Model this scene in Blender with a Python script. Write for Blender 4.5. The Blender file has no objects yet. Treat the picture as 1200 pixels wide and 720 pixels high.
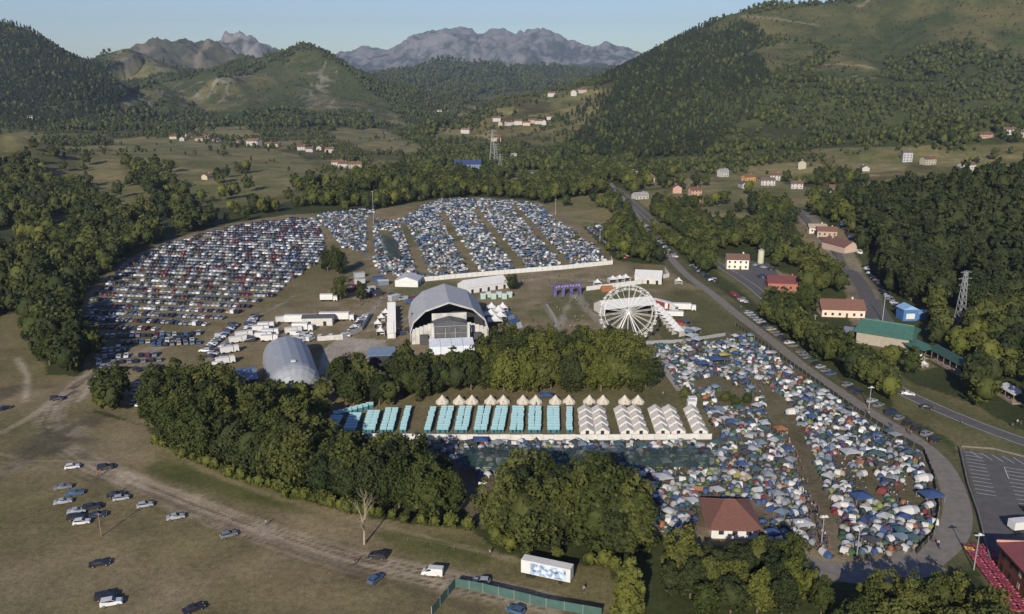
import bpy, bmesh, math, random
import numpy as np
from mathutils import Vector, Matrix, noise
random.seed(7); RNG = np.random.default_rng(7)
SC = bpy.context.scene; COL = SC.collection
R = math.radians
# ---------------- camera ----------------
H = 110.0; PITCH = R(15.1); F = 980.0
CP, SP = math.cos(PITCH), math.sin(PITCH)
cd = bpy.data.cameras.new('camera'); cam = bpy.data.objects.new('camera', cd); COL.objects.link(cam)
cam.location = (0, 0, H); cam.rotation_euler = (math.pi/2-PITCH, 0, 0)
cd.sensor_width = 36; cd.lens = 36*F/1200; cd.clip_start = 1; cd.clip_end = 60000
SC.camera = cam
# ---------------- numeric helpers ----------------
def proj(x, y, z):
    """world point -> place on the 1200 x 720 survey photograph (used to read the map off it)"""
    z = z-H; d = y*CP-z*SP; v = y*SP+z*CP
    d = np.where(d > 1, d, 1)
    return 600+F*x/d, 360-F*v/d
def inpoly(px, py, poly):
    px = np.asarray(px, float); py = np.asarray(py, float); r = np.zeros(px.shape, bool); n = len(poly)
    for i in range(n):
        x0, y0 = poly[i]; x1, y1 = poly[(i+1) % n]
        if y0 == y1: continue
        c = (y0 > py) != (y1 > py)
        r ^= c & (px < (x1-x0)*(py-y0)/(y1-y0)+x0)
    return r
def hash2(i, j, s=0):
    n = (i.astype(np.int64)*374761393+j.astype(np.int64)*668265263+s*974634777) & 0xffffffff
    n = ((n ^ (n >> 13))*1274126177) & 0xffffffff
    return ((n ^ (n >> 16)) & 0xffff)/65535.0
def vnoise(x, y, s=0):
    xi = np.floor(x); yi = np.floor(y); fx = x-xi; fy = y-yi
    fx = fx*fx*(3-2*fx); fy = fy*fy*(3-2*fy)
    a = hash2(xi, yi, s); b = hash2(xi+1, yi, s); c = hash2(xi, yi+1, s); d = hash2(xi+1, yi+1, s)
    return (a+(b-a)*fx)*(1-fy)+(c+(d-c)*fx)*fy
def fbm(x, y, sc, o=4, s=0):
    x = np.asarray(x, float)/sc; y = np.asarray(y, float)/sc; r = 0; a = .5; t = 0
    for k in range(o):
        r = r+a*vnoise(x, y, s+k*17); t += a; a *= .5; x = x*2.03+13.1; y = y*2.03+7.7
    return r/t
def ridged(x, y, sc, o=4, s=0):
    x = np.asarray(x, float)/sc; y = np.asarray(y, float)/sc; r = 0; a = .5; t = 0
    for k in range(o):
        r = r+a*(1-np.abs(2*vnoise(x, y, s+k*17)-1)); t += a; a *= .5; x = x*2.03+13.1; y = y*2.03+7.7
    return r/t
def atD(px, py, D):
    """world point at distance D (along y) seen at a place of the photograph"""
    dy = CP+(360-py)/F*SP; dz = -SP+(360-py)/F*CP
    return (D*((px-600)/F)/dy, D, H+D*dz/dy)
def polydist(x, y, pts, zs=None):
    """distance to a polyline and the interpolated z of its nearest point"""
    best = np.full(np.shape(x), 1e9); bz = np.zeros(np.shape(x))
    for i in range(len(pts)-1):
        ax, ay = pts[i][:2]; bx, by = pts[i+1][:2]
        dx, dy = bx-ax, by-ay; L = dx*dx+dy*dy+1e-9
        t = np.clip(((x-ax)*dx+(y-ay)*dy)/L, 0, 1)
        d = np.hypot(x-ax-t*dx, y-ay-t*dy)
        m = d < best
        best = np.where(m, d, best)
        if zs is not None: bz = np.where(m, zs[i]+(zs[i+1]-zs[i])*t, bz)
    return best, bz
# ---------------- terrain ----------------
RIDGES = []
def ridge(pts, w, k=1.15, amp=.22, nsc=300, seed=0):
    P3 = [atD(*p) for p in pts]
    RIDGES.append((P3, w, k, amp, nsc, seed))
ridge([(-420,20,2300),(-150,8,2400),(0,26,2500),(35,36,2500),(60,58,2550),(95,70,2600),(125,96,2650),(145,128,2650)], 800, 1.1, .20, 260, 1)
ridge([(-300,100,1700),(-60,125,1750),(60,145,1800),(130,150,1850)], 420, 1.2, .2, 200, 2)
ridge([(60,98,3300),(118,70,3300),(146,62,3300),(170,70,3400),(200,94,3200),(250,90,3100),(296,71,2950),(340,66,2900),(357,55,2850),(385,67,2800),(410,86,2750),(440,110,2650),(465,133,2550),(490,150,2500)], 760, 1.12, .42, 210, 3)
ridge([(130,108,2750),(190,90,2750),(260,86,2700),(330,98,2600),(380,112,2550)], 520, 1.2, .45, 150, 4)
ridge([(420,120,5200),(440,104,5000),(480,87,4800),(520,76,4700),(560,80,4700),(600,86,4600),(640,84,4800),(690,90,4900),(740,88,5100),(800,70,5400)], 1300, 1.1, .26, 420, 5)
ridge([(640,112,3900),(700,100,4000),(760,92,3900)], 800, 1.3, .15, 300, 6)
ridge([(638,152,2600),(668,132,2600),(700,106,2550),(730,86,2500),(760,68,2450),(800,44,2400),(850,19,2350),(900,9,2350),(960,5,2350),(1010,-6,2350),(1100,-35,2300),(1250,-60,2200),(1500,-60,2000),(1900,-20,1800)], 1080, 1.05, .22, 330, 7)
ridge([(1010,-6,2350),(985,50,2100),(940,110,1750),(900,150,1450)], 420, 1.1, .25, 260, 8)
ridge([(980,250,640),(1060,240,600),(1150,228,560),(1300,215,520),(1500,215,500)], 130, 1.1, .1, 60, 9)
ridge([(-200,150,1000),(20,165,1020),(90,185,1050)], 330, 1.3, .2, 120, 10)
ridge([(1080,150,1150),(1150,142,1150),(1300,135,1100)], 330, 1.3, .2, 120, 11)
def hgt(x, y):
    x = np.asarray(x, float); y = np.asarray(y, float)
    h = np.zeros(np.broadcast(x, y).shape)
    wob = (fbm(x, y, 900, 3, 50)-.5)*260
    for P3, w, k, amp, nsc, s in RIDGES:
        xs = [p[0] for p in P3]; ys = [p[1] for p in P3]
        big = w > 200
        m = (x > min(xs)-w*1.5) & (x < max(xs)+w*1.5) & (y > min(ys)-w*1.5) & (y < max(ys)+w*1.5)
        if not m.any(): continue
        X = x[m]; Y = y[m]
        d, z = polydist(X, Y, P3, [p[2] for p in P3])
        rn = ridged(X, Y, nsc, 4, s)
        t = d/w*(1+amp*2.2*(rn-.62)*np.clip(d/w*2.5, 0, 1))
        v = np.clip(1-t, 0, 1)
        # steep flanks, soft foot, slightly rounded crest
        g = v**k; g = g*(1-.35*(1-v)*v*2)
        z0 = z*g + (fbm(X, Y, nsc*.25, 3, s+3)-.5)*z*.05*np.clip(d/w*6, 0, 1)*np.clip(v*8, 0, 1)
        cur = h[m]; n = np.maximum(z0, 0)
        h[m] = np.maximum(cur, n)
    far = np.clip((y-820)/500, 0, 1)
    h = h+far*(fbm(x, y, 240, 3, 90)-.35)*16*(far > 0)
    h = h+np.clip((-x-320)/200, 0, 1)*np.clip((y-400)/200, 0, 1)*(fbm(x, y, 160, 3, 91)-.3)*14
    h = h+np.clip((y-2500)/3000, 0, 1)*40
    return h
_T = np.concatenate([np.linspace(90, 1500, 800), np.linspace(1505, 9000, 900)])
def P(px, py, z=None):
    """point of the ground seen at a place of the photograph"""
    dx = (px-600)/F; dy = CP+(360-py)/F*SP; dz = -SP+(360-py)/F*CP
    if z is not None:
        t = (z-H)/dz; return Vector((dx*t, dy*t, z))
    X, Y, Z = dx*_T, dy*_T, H+dz*_T
    g = hgt(X, Y); k = np.argmax(Z <= g)
    if Z[k] > g[k]: k = len(_T)-1
    if k == 0: k = 1
    a0 = Z[k-1]-g[k-1]; a1 = Z[k]-g[k]; f = a0/(a0-a1+1e-9); t = _T[k-1]+(_T[k]-_T[k-1])*f
    x, y = dx*t, dy*t
    return Vector((x, y, float(hgt(np.array([x]), np.array([y]))[0])))
def G(poly): return [tuple(P(a, b, 0.0)[:2]) for a, b in poly]
# ---------------- materials ----------------
MATS = {}
def mat(name, col=(.5,.5,.5), rough=.8, noise_amt=.0, noise_scale=1.0, metal=0.0, source=None, spec=.3, rnd=0.0, emit=0.0, bump=0.0, bscale=1.0, transm=0.0):
    """procedural material; source: None | 'object' (Object Info colour) | 'attr' (mesh colour attribute 'tint')"""
    if name in MATS: return MATS[name]
    m = bpy.data.materials.new(name); m.use_nodes = True; nt = m.node_tree; N = nt.nodes; L = nt.links
    b = N['Principled BSDF']; b.inputs['Roughness'].default_value = rough; b.inputs['Metallic'].default_value = metal
    b.inputs['Specular IOR Level'].default_value = spec
    if source == 'object':
        s = N.new('ShaderNodeObjectInfo'); out = s.outputs['Color']
    elif source == 'attr':
        s = N.new('ShaderNodeAttribute'); s.attribute_name = 'tint'; out = s.outputs['Color']
    else:
        s = N.new('ShaderNodeRGB'); s.outputs[0].default_value = (*col, 1); out = s.outputs[0]
    tc = N.new('ShaderNodeTexCoord')
    if noise_amt > 0:
        n = N.new('ShaderNodeTexNoise'); n.inputs['Scale'].default_value = noise_scale; n.inputs['Detail'].default_value = 5
        L.new(tc.outputs['Object'], n.inputs['Vector'])
        mr = N.new('ShaderNodeMapRange'); mr.inputs[1].default_value = .3; mr.inputs[2].default_value = .7
        mr.inputs[3].default_value = 1-noise_amt; mr.inputs[4].default_value = 1+noise_amt; L.new(n.outputs[0], mr.inputs[0])
        mx = N.new('ShaderNodeVectorMath'); mx.operation = 'SCALE'; L.new(out, mx.inputs[0]); L.new(mr.outputs[0], mx.inputs['Scale']); out = mx.outputs[0]
    if rnd > 0:
        oi = N.new('ShaderNodeObjectInfo'); hs = N.new('ShaderNodeHueSaturation')
        m1 = N.new('ShaderNodeMapRange'); m1.inputs[3].default_value = .5-rnd*.06; m1.inputs[4].default_value = .5+rnd*.04
        m2 = N.new('ShaderNodeMapRange'); m2.inputs[3].default_value = 1-rnd*.45; m2.inputs[4].default_value = 1+rnd*.45
        ml = N.new('ShaderNodeMath'); ml.operation = 'MULTIPLY'; ml.inputs[1].default_value = 7.31
        fr = N.new('ShaderNodeMath'); fr.operation = 'FRACT'
        L.new(oi.outputs['Random'], m1.inputs[0]); L.new(oi.outputs['Random'], ml.inputs[0]); L.new(ml.outputs[0], fr.inputs[0]); L.new(fr.outputs[0], m2.inputs[0])
        L.new(m1.outputs[0], hs.inputs['Hue']); L.new(m2.outputs[0], hs.inputs['Value']); L.new(out, hs.inputs['Color']); out = hs.outputs[0]
    L.new(out, b.inputs['Base Color'])
    if bump > 0:
        n2 = N.new('ShaderNodeTexNoise'); n2.inputs['Scale'].default_value = bscale; n2.inputs['Detail'].default_value = 4
        L.new(tc.outputs['Object'], n2.inputs['Vector']); bp = N.new('ShaderNodeBump'); bp.inputs['Strength'].default_value = bump; bp.inputs['Distance'].default_value = .3
        L.new(n2.outputs[0], bp.inputs['Height']); L.new(bp.outputs[0], b.inputs['Normal'])
    MATS[name] = m; return m
# ---------------- mesh builder ----------------
class MB:
    def __init__(s): s.v = []; s.f = []; s.m = []; s.mats = []; s.cur = 0
    def use(s, m):
        if m not in s.mats: s.mats.append(m)
        s.cur = s.mats.index(m); return s
    def add(s, vs, fs, M=None):
        o = len(s.v)
        for v in vs:
            v = Vector(v)
            if M is not None: v = M @ v
            s.v.append(tuple(v))
        for f in fs: s.f.append(tuple(o+i for i in f)); s.m.append(s.cur)
        return s
    def box(s, cx, cy, z0, w, d, h, rz=0, tx=1, ty=1):
        a, b = w/2, d/2; c, e = math.cos(rz), math.sin(rz); vs = []
        for zz, kx, ky in ((z0, 1, 1), (z0+h, tx, ty)):
            for sx, sy in ((-1,-1),(1,-1),(1,1),(-1,1)):
                x, y = sx*a*kx, sy*b*ky; vs.append((cx+x*c-y*e, cy+x*e+y*c, zz))
        return s.add(vs, [(3,2,1,0),(4,5,6,7),(0,1,5,4),(1,2,6,5),(2,3,7,6),(3,0,4,7)])
    def tube(s, a, b, r0, r1=None, n=6):
        r1 = r0 if r1 is None else r1
        a, b = Vector(a), Vector(b); d = (b-a).normalized()
        u = d.orthogonal().normalized(); w = d.cross(u); vs = []
        for p, r in ((a, r0), (b, r1)):
            for i in range(n):
                t = 2*math.pi*i/n; vs.append(p+u*math.cos(t)*r+w*math.sin(t)*r)
        fs = [(i, (i+1) % n, n+(i+1) % n, n+i) for i in range(n)]+[tuple(range(n))[::-1], tuple(range(n, 2*n))]
        return s.add(vs, fs)
    def prism(s, prof, y0, y1, M=None):
        """profile in x,z extruded along y"""
        n = len(prof); vs = [(x, y0, z) for x, z in prof]+[(x, y1, z) for x, z in prof]
        fs = [(i, (i+1) % n, n+(i+1) % n, n+i) for i in range(n)]+[tuple(range(n))[::-1], tuple(range(n, 2*n))]
        return s.add(vs, fs, M)
    def arrays(s): return np.array(s.v, float), s.f, s.m
    def mesh(s, name, smooth=False):
        me = bpy.data.meshes.new(name); me.from_pydata(s.v, [], s.f)
        for m in s.mats: me.materials.append(m)
        me.polygons.foreach_set('material_index', s.m)
        if smooth: me.polygons.foreach_set('use_smooth', [True]*len(s.f))
        me.update(); return me
def tagp(o, label=None, cat=None, group=None, kind=None):
    if label: o['label'] = label
    if cat: o['category'] = cat
    if group: o['group'] = group
    if kind: o['kind'] = kind
    return o
def link(name, me, parent=None, loc=(0,0,0), rz=0, col=None):
    o = bpy.data.objects.new(name, me); COL.objects.link(o)
    if parent is not None: o.parent = parent
    o.location = loc; o.rotation_euler = (0, 0, rz)
    if col: o.color = (*col, 1)
    return o
def empty(name, loc, rz=0, label=None, cat=None, group=None):
    o = bpy.data.objects.new(name, None); COL.objects.link(o); o.location = loc; o.rotation_euler = (0, 0, rz); o.empty_display_size = .5
    return tagp(o, label, cat, group)
def part(mb, name, parent, smooth=False, col=None):
    return link(name, mb.mesh(name, smooth), parent, col=col)
def sheet(name, pts, z, m, kind='structure'):
    """flat polygon sheet"""
    me = bpy.data.meshes.new(name); me.from_pydata([(x, y, z) for x, y in pts], [], [tuple(range(len(pts)))]); me.materials.append(m); me.update()
    o = link(name, me); o['kind'] = kind; return o
def strip(name, pts, w, z, m, kind='structure', resample=4.0):
    """a road: a ribbon along a smoothed line"""
    p = smooth_line(pts, resample); n = len(p); vs = []; fs = []
    for i in range(n):
        a = p[max(i-1, 0)]; b = p[min(i+1, n-1)]; dx, dy = b[0]-a[0], b[1]-a[1]; L = math.hypot(dx, dy)+1e-9
        ww = w(i/(n-1)) if callable(w) else w
        nx, ny = -dy/L*ww/2, dx/L*ww/2
        zz = float(hgt(np.array([p[i][0]]), np.array([p[i][1]]))[0])+z
        vs += [(p[i][0]+nx, p[i][1]+ny, zz), (p[i][0]-nx, p[i][1]-ny, zz)]
    for i in range(n-1): fs.append((2*i, 2*i+1, 2*i+3, 2*i+2))
    me = bpy.data.meshes.new(name); me.from_pydata(vs, [], fs); me.materials.append(m); me.update()
    if me.polygons and me.polygons[0].normal.z < 0: me.flip_normals()
    o = link(name, me); o['kind'] = kind; return o
def smooth_line(pts, step=4.0):
    P_ = [np.array(p[:2], float) for p in pts]; P_ = [2*P_[0]-P_[1]]+P_+[2*P_[-1]-P_[-2]]; out = []
    for i in range(1, len(P_)-2):
        a, b, c, d = P_[i-1:i+3]; L = np.linalg.norm(c-b); n = max(1, int(L/step))
        for k in range(n):
            t = k/n; out.append(tuple(.5*((2*b)+(c-a)*t+(2*a-5*b+4*c-d)*t*t+(3*b-3*c+d-a)*t**3)))
    out.append(tuple(P_[-2])); return out
def ordw(n):
    W = 'zeroth first second third fourth fifth sixth seventh eighth ninth tenth eleventh twelfth'.split()
    if n <= 12: return W[n]
    s = 'th' if 10 <= n % 100 <= 20 else {1:'st',2:'nd',3:'rd'}.get(n % 10, 'th')
    return f'{n}{s}'
def merged(name, items, m, kind='stuff'):
    """items: list of (V, F, M_list, X) ; each X = (n,8) rows x,y,z,rz,sx,sy,sz,colour-rows -> one mesh with the attribute tint"""
    VV = []; LO = []; TOT = []; MI = []; CC = []; off = 0; mats = m
    for V, Fc, mi, X, C, facecol in items:
        n = len(X); nv = len(V)
        c, s = np.cos(X[:,3]), np.sin(X[:,3])
        vx = V[None,:,0]*X[:,4:5]; vy = V[None,:,1]*X[:,5:6]; vz = V[None,:,2]*X[:,6:7]
        W = np.stack([vx*c[:,None]-vy*s[:,None]+X[:,0:1], vx*s[:,None]+vy*c[:,None]+X[:,1:2], vz+X[:,2:3]], -1)
        VV.append(W.reshape(-1, 3))
        tot = np.array([len(f) for f in Fc]); flat = np.concatenate([np.array(f) for f in Fc])
        LO.append((flat[None,:]+(np.arange(n)*nv)[:,None]+off).ravel()); TOT.append(np.tile(tot, n)); MI.append(np.tile(np.array(mi), n))
        # colour: per face multiplier (facecol) or own colour
        col = np.repeat(C[:,None,:], len(Fc), 1)
        for k, fc in facecol.items():
            msk = np.array(mi) == k
            if fc is not None: col[:, msk] = np.array(fc)
        col = np.repeat(col.reshape(-1, 3), np.tile(tot, n), 0)
        CC.append(col); off += n*nv
    VV = np.concatenate(VV); LO = np.concatenate(LO); TOT = np.concatenate(TOT); CC = np.concatenate(CC)
    me = raw_mesh(name, VV, LO, TOT)
    a = me.color_attributes.new('tint', 'FLOAT_COLOR', 'CORNER')
    a.data.foreach_set('color', np.concatenate([CC, np.ones((len(CC), 1))], 1).astype(np.float32).ravel())
    me.materials.append(mats)
    o = link(name, me); o['kind'] = kind; return o
def raw_mesh(name, V, LO, TOT, smooth=False):
    me = bpy.data.meshes.new(name); me.vertices.add(len(V)); me.vertices.foreach_set('co', np.asarray(V, np.float32).ravel())
    me.loops.add(len(LO)); me.loops.foreach_set('vertex_index', np.asarray(LO, np.int32))
    st = np.concatenate([[0], np.cumsum(TOT)[:-1]]).astype(np.int32)
    me.polygons.add(len(TOT)); me.polygons.foreach_set('loop_start', st)
    if smooth: me.polygons.foreach_set('use_smooth', np.ones(len(TOT), bool))
    me.update(calc_edges=True); me.validate(); return me
# ---------------- what grows where (read off the photograph) ----------------
# clearings: (polygon on the photograph, kind)
MEADOWS = [
 [(118,84),(150,76),(205,80),(212,86),(160,92),(146,98),(128,95)],
 [(0,157),(42,153),(56,162),(40,172),(8,178)],
 [(90,196),(128,190),(155,203),(178,232),(160,256),(118,234)],
 [(120,166),(170,160),(230,163),(262,170),(300,172),(352,182),(372,204),(340,226),(290,238),(225,230),(190,206),(150,186)],
 [(228,150),(292,148),(300,158),(262,164),(230,160)],
 [(388,150),(440,150),(492,168),(488,180),(440,178),(400,170)],
 [(638,118),(690,106),(712,107),(690,116),(648,122)],[(578,128),(606,124),(604,132),(582,136)],[(628,134),(676,125),(672,134),(640,138),(615,137)],
 [(548,158),(575,158),(572,163),(550,163)],
 [(592,206),(618,199),(662,202),(672,210),(650,224),(606,224),(585,215)],
 [(640,238),(700,226),(726,230),(738,252),(760,290),(752,304),(722,306),(672,258)],
 [(978,190),(1020,183),(1062,190),(1060,200),(1000,204),(970,200)],
 [(1000,216),(1060,208),(1130,210),(1200,214),(1200,232),(1100,230),(1010,228),(985,222)],
 [(842,196),(900,192),(952,190),(1000,200),(1030,206),(960,212),(900,216),(850,208)],
 [(790,210),(850,208),(940,218),(990,226),(980,238),(900,240),(800,238)],
 [(832,245),(880,250),(920,270),(880,290),(840,270),(815,258)],
 [(1060,178),(1120,176),(1200,182),(1200,194),(1100,196),(1060,190)],
 [(740,225),(800,220),(840,230),(820,245),(770,250),(745,240)],
 [(355,195),(420,190),(430,206),(400,222),(370,216)],
]
PASTORAL = [[(735,190),(850,180),(960,174),(1210,168),(1210,236),(1000,242),(900,262),(820,262),(755,240)],[(-20,150),(120,155),(480,148),(500,182),(420,215),(330,238),(200,248),(90,236),(60,205),(-20,205)],[(560,112),(720,98),(700,145),(640,178),(500,172),(520,150)]]
HEATH = [
 [(808,42),(855,22),(905,13),(1000,4),(1040,-40),(1300,-90),(1300,70),(1200,72),(1150,52),(1110,50),(1060,62),(1030,78),(985,62),(950,50),(900,44),(880,28),(846,36)],
 [(955,78),(985,62),(1030,70),(1040,84),(1010,96),(960,96)],
 [(880,60),(925,48),(960,62),(930,84),(900,88)],
 [(130,128),(150,112),(200,96),(260,90),(330,84),(352,58),(400,82),(440,112),(480,150),(440,142),(400,128),(370,136),(330,128),(270,140),(215,124),(190,118),(150,134)],
 [(112,72),(146,56),(180,64),(205,80),(150,76)],
]
CLUMPS = [[(290,76),(296,62),(340,56),(346,76),(330,84),(300,84)],[(176,128),(190,116),(218,116),(222,132),(190,142)],[(200,142),(235,138),(330,134),(420,136),(470,150),(330,150),(230,148)],
 [(400,96),(425,104),(450,128),(440,134),(415,120)]]
# flat open ground where the festival, the car park and the fields are
FLAT = [
 [(-60,385),(20,366),(55,440),(100,442),(112,486),(150,492),(176,500),(190,519),(228,540),(282,560),(342,582),(400,598),(450,608),(548,622),(590,648),(650,660),(715,668),(745,720),(740,900),(-900,900),(-900,500)],
 [(85,375),(100,345),(135,312),(190,283),(270,262),(335,252),(430,248),(500,235),(560,231),(630,236),(660,246),(700,282),(722,306),(790,312),(850,345),(920,400),(990,455),(1060,505),(1110,545),(1140,600),(1150,640),(1090,660),(990,670),(930,668),(880,640),(800,640),(700,600),(560,620),(555,570),(470,520),(380,500),(330,480),(180,500),(110,480),(100,440),(95,400)],
 [(1115,520),(1210,525),(1230,720),(1170,720),(1130,640)],
 [(850,305),(880,306),(945,330),(940,345),(900,345),(860,330)],
 [(930,262),(990,268),(1010,320),(1030,385),(1100,430),(1080,436),(1000,400),(985,320),(940,280)],
 [(1040,440),(1130,470),(1230,520),(1230,560),(1120,520),(1050,480)],
]
ROADS_CLEAR = []
def in_any(px, py, polys):
    r = np.zeros(np.shape(px), bool)
    for p in polys: r |= inpoly(px, py, p)
    return r
# ---------------- roads (px on the photograph) ----------------
RIM = [(715,215),(730,232),(748,255),(772,285),(800,318),(835,345),(868,372),(905,400),(942,430),(985,460),(1030,490),(1075,518),(1103,545),(1117,575),(1122,605),(1112,632),(1085,655)]
HIGHWAY = [(700,214),(722,222),(747,243),(770,264),(802,286),(843,311),(880,335),(912,362),(950,390),(1000,422),(1047,453),(1090,475),(1150,500),(1215,524),(1300,560)]
VROAD = [(925,250),(944,268),(966,289),(991,312),(1014,342),(1018,372),(1030,392)]
EXITR = [(1085,655),(1050,668),(1000,672),(960,668),(925,655),(895,650)]
TRACK = [(210,395),(165,415),(130,426),(95,448),(66,474),(57,495),(72,522),(110,545),(160,566),(220,590),(300,620),(370,645),(430,660),(490,673),(560,690),(640,708)]
g_rim = [tuple(P(a, b, 0.)[:2]) for a, b in RIM]; g_high = [tuple(P(a, b, 0.)[:2]) for a, b in HIGHWAY]
g_v = [tuple(P(a, b, 0.)[:2]) for a, b in VROAD]; g_ex = [tuple(P(a, b, 0.)[:2]) for a, b in EXITR]; g_track = [tuple(P(a, b, 0.)[:2]) for a, b in TRACK]
# ---------------- terrain sheet ----------------
def axis(stops):
    out = [stops[0][0]]
    for (a, s0), (b, s1) in zip(stops, stops[1:]):
        x = a
        while True:
            t = (x-a)/(b-a); x += s0+(s1-s0)*min(max(t, 0), 1)
            if x >= b: break
            out.append(x)
        out.append(b)
    return np.array(out)
ax_ = axis([(-12000,1200),(-6000,300),(-3200,50),(-1500,11),(-500,4),(-230,1.5),(-130,.8),(20,.8),(60,1.4),(230,1.5),(500,4),(1700,11),(3600,50),(6000,300),(12000,1200)])
ay_ = axis([(-3000,600),(-500,100),(60,12),(140,.8),(255,.8),(300,1.4),(330,1.5),(800,3.2),(1300,6),(2900,12),(3600,24),(6500,60),(17000,600)])
XX, YY = np.meshgrid(ax_, ay_); ZZ = hgt(XX, YY); nx_, ny_ = len(ax_), len(ay_)
print('terrain', nx_, ny_, nx_*ny_)
def ground_colour(X, Y, Z):
    w1 = (fbm(X, Y, 9, 3, 5)-.5)*5; w2 = (fbm(X, Y, 9, 3, 6)-.5)*5
    far = np.clip((Y-900)/600, 0, 1)
    Xw, Yw = X+w1*(1+far*6), Y+w2*(1+far*6)
    px, py = proj(Xw, Yw, Z)
    n = fbm(X, Y, 40, 4, 1); n2 = fbm(X, Y, 7, 3, 2); n3 = fbm(X, Y, 120, 3, 8)
    def L(a, b, t): t = np.clip(t, 0, 1)[..., None]; return np.array(a)*(1-t)+np.array(b)*t
    C = L((.032,.041,.015), (.060,.070,.024), n)                       # woodland floor / scrub
    def put(mask, c):
        nonlocal C; m = mask[..., None]*1.0; C = C*(1-m)+c*m
    def soft(d, w, e): return np.clip((w-d)/e, 0, 1)
    mead = L((.092,.096,.035), (.172,.146,.066), n*2.4-.7); mead = mead*(.85+.3*n2[..., None])
    hea = L((.042,.054,.019), (.098,.090,.036), fbm(X, Y, 90, 6, 81)*3.2-1.15)
    put(in_any(px, py, HEATH) & (Y > 900), hea)
    put(in_any(px, py, PASTORAL) & (Y > 560), mead*np.clip(.75+(n3-.5)*1.2, .5, 1)[..., None])
    put(in_any(px, py, MEADOWS) & (Y > 650), mead*1.1)
    # rock on the crests behind
    rk = L((.085,.08,.05), (.19,.175,.14), ridged(X, Y, 25, 3, 33)*2-.7)
    steep = ridged(X, Y, 38, 4, 21)*.6+ridged(X, Y, 230, 3, 22)*.4
    put(np.clip((steep-.70)*12, 0, .85)*(in_any(px, py, [HEATH[3], HEATH[4]]) & (Y > 2000)), rk)
    C = np.where((Y > 4000)[..., None], L((.028,.036,.018), (.06,.06,.035), n3), C)
    flat = in_any(px, py, FLAT) & (Y < 1000)
    fieldc = L((.118,.106,.046), (.200,.158,.088), n*2.2-.6); fieldc = fieldc*(.88+.24*n2[..., None])
    put(flat, fieldc)
    # flat land beside the roads
    dr, _ = polydist(X, Y, g_rim); put(soft(dr, 9, 3)*(Y < 900), L((.07,.075,.03), (.12,.105,.06), n2))
    dh, _ = polydist(X, Y, g_high); put(soft(dh, 10, 3)*(Y < 900), L((.085,.09,.03), (.13,.12,.06), n2))
    dv, _ = polydist(X, Y, g_v); put(soft(dv, 9, 3)*(Y < 900), L((.13,.12,.08), (.19,.17,.13), n2))
    near = Y < 330
    # camp floor
    camp = inpoly(px, py, [(480,520),(835,505),(830,470),(765,400),(880,388),(1000,470),(1100,545),(1110,620),(1000,650),(900,640),(700,600),(560,610)])
    put(camp, L((.105,.082,.048), (.17,.13,.088), n2*1.4-.2))
    fest = inpoly(px, py, [(330,385),(375,360),(395,325),(430,300),(480,325),(720,312),(780,320),(850,350),(870,385),(760,400),(700,410),(560,380),(480,470),(350,470),(300,400)])
    put(fest, L((.125,.112,.05), (.22,.175,.105), (n*.5+n2*.5)*2.6-.8))
    put(fest*np.clip((.44-n)*9, 0, .8), L((.085,.095,.036), (.12,.115,.05), n2))
    put(inpoly(px, py, [(790,335),(830,352),(878,385),(800,398),(775,400),(770,372),(785,355)]), L((.085,.085,.035), (.14,.115,.06), n*1.4-.2))
    put(inpoly(px, py, [(395,395),(455,398),(445,432),(372,440),(378,418)]), L((.27,.235,.18), (.34,.30,.25), n2))
    put(inpoly(px, py, [(655,412),(700,404),(700,398),(650,406)]), L((.3,.27,.22), (.34,.30,.25), n2))
    for pl, w in (([(652,395),(664,362),(672,345)], 2.2), ([(676,345),(690,365),(714,385),(725,400)], 3.2), ([(637,358),(652,378),(658,395)], 1.6), ([(612,356),(650,354)], 1.6), ([(690,330),(780,322)], 2.5),
                  ([(430,388),(470,378),(478,372)], 2.5), ([(560,338),(640,325),(720,330)], 2.0), ([(455,372),(425,382),(405,395)], 2.2), ([(432,372),(445,352),(462,345),(478,352)], 2.6), ([(338,352),(300,372),(262,398),(236,432)], 1.6), ([(345,347),(308,368),(270,392),(244,425)], .9), ([(400,330),(415,350),(440,352)], 2.0)):
        d, _ = polydist(X, Y, G(pl)); put(soft(d+(n2-.5)*3.5, w, 2.2)*.8, L((.24,.21,.165), (.31,.275,.22), n))
    # tracks through the near field, and the wooden pole's painted shadow
    d, _ = polydist(Xw*.5+X*.5, Yw*.5+Y*.5, g_track)
    put(soft(d, 5.2, 2.5)*(Y < 420), L((.24,.195,.13), (.33,.275,.195), n2*1.5-.2))
    wv = (fbm(X, Y, 25, 2, 44)-.5)*3
    for off, wd, cc in ((-5.5,.4,(.10,.078,.052)),(-3.4,.45,(.085,.064,.042)),(-1.7,.5,(.075,.056,.038)),(-.6,.35,(.32,.26,.185)),(.7,.5,(.07,.052,.036)),(2.3,.5,(.08,.06,.04)),(3.2,.3,(.30,.245,.17)),(4.9,.4,(.095,.072,.05)),(7.5,.35,(.11,.085,.058))):
        pts = [(a+off*.25, b+off*1.1) for a, b in g_track]; dd, _ = polydist(X, Y+wv*(.6+.1*abs(off)), pts)
        put(soft(dd+(n2-.5)*.7, wd, .4)*np.clip(fbm(X, Y, 30, 2, int(60+off*3))*3-.8, 0, 1)*(Y < 330), np.array(cc)*np.ones_like(C))
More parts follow.
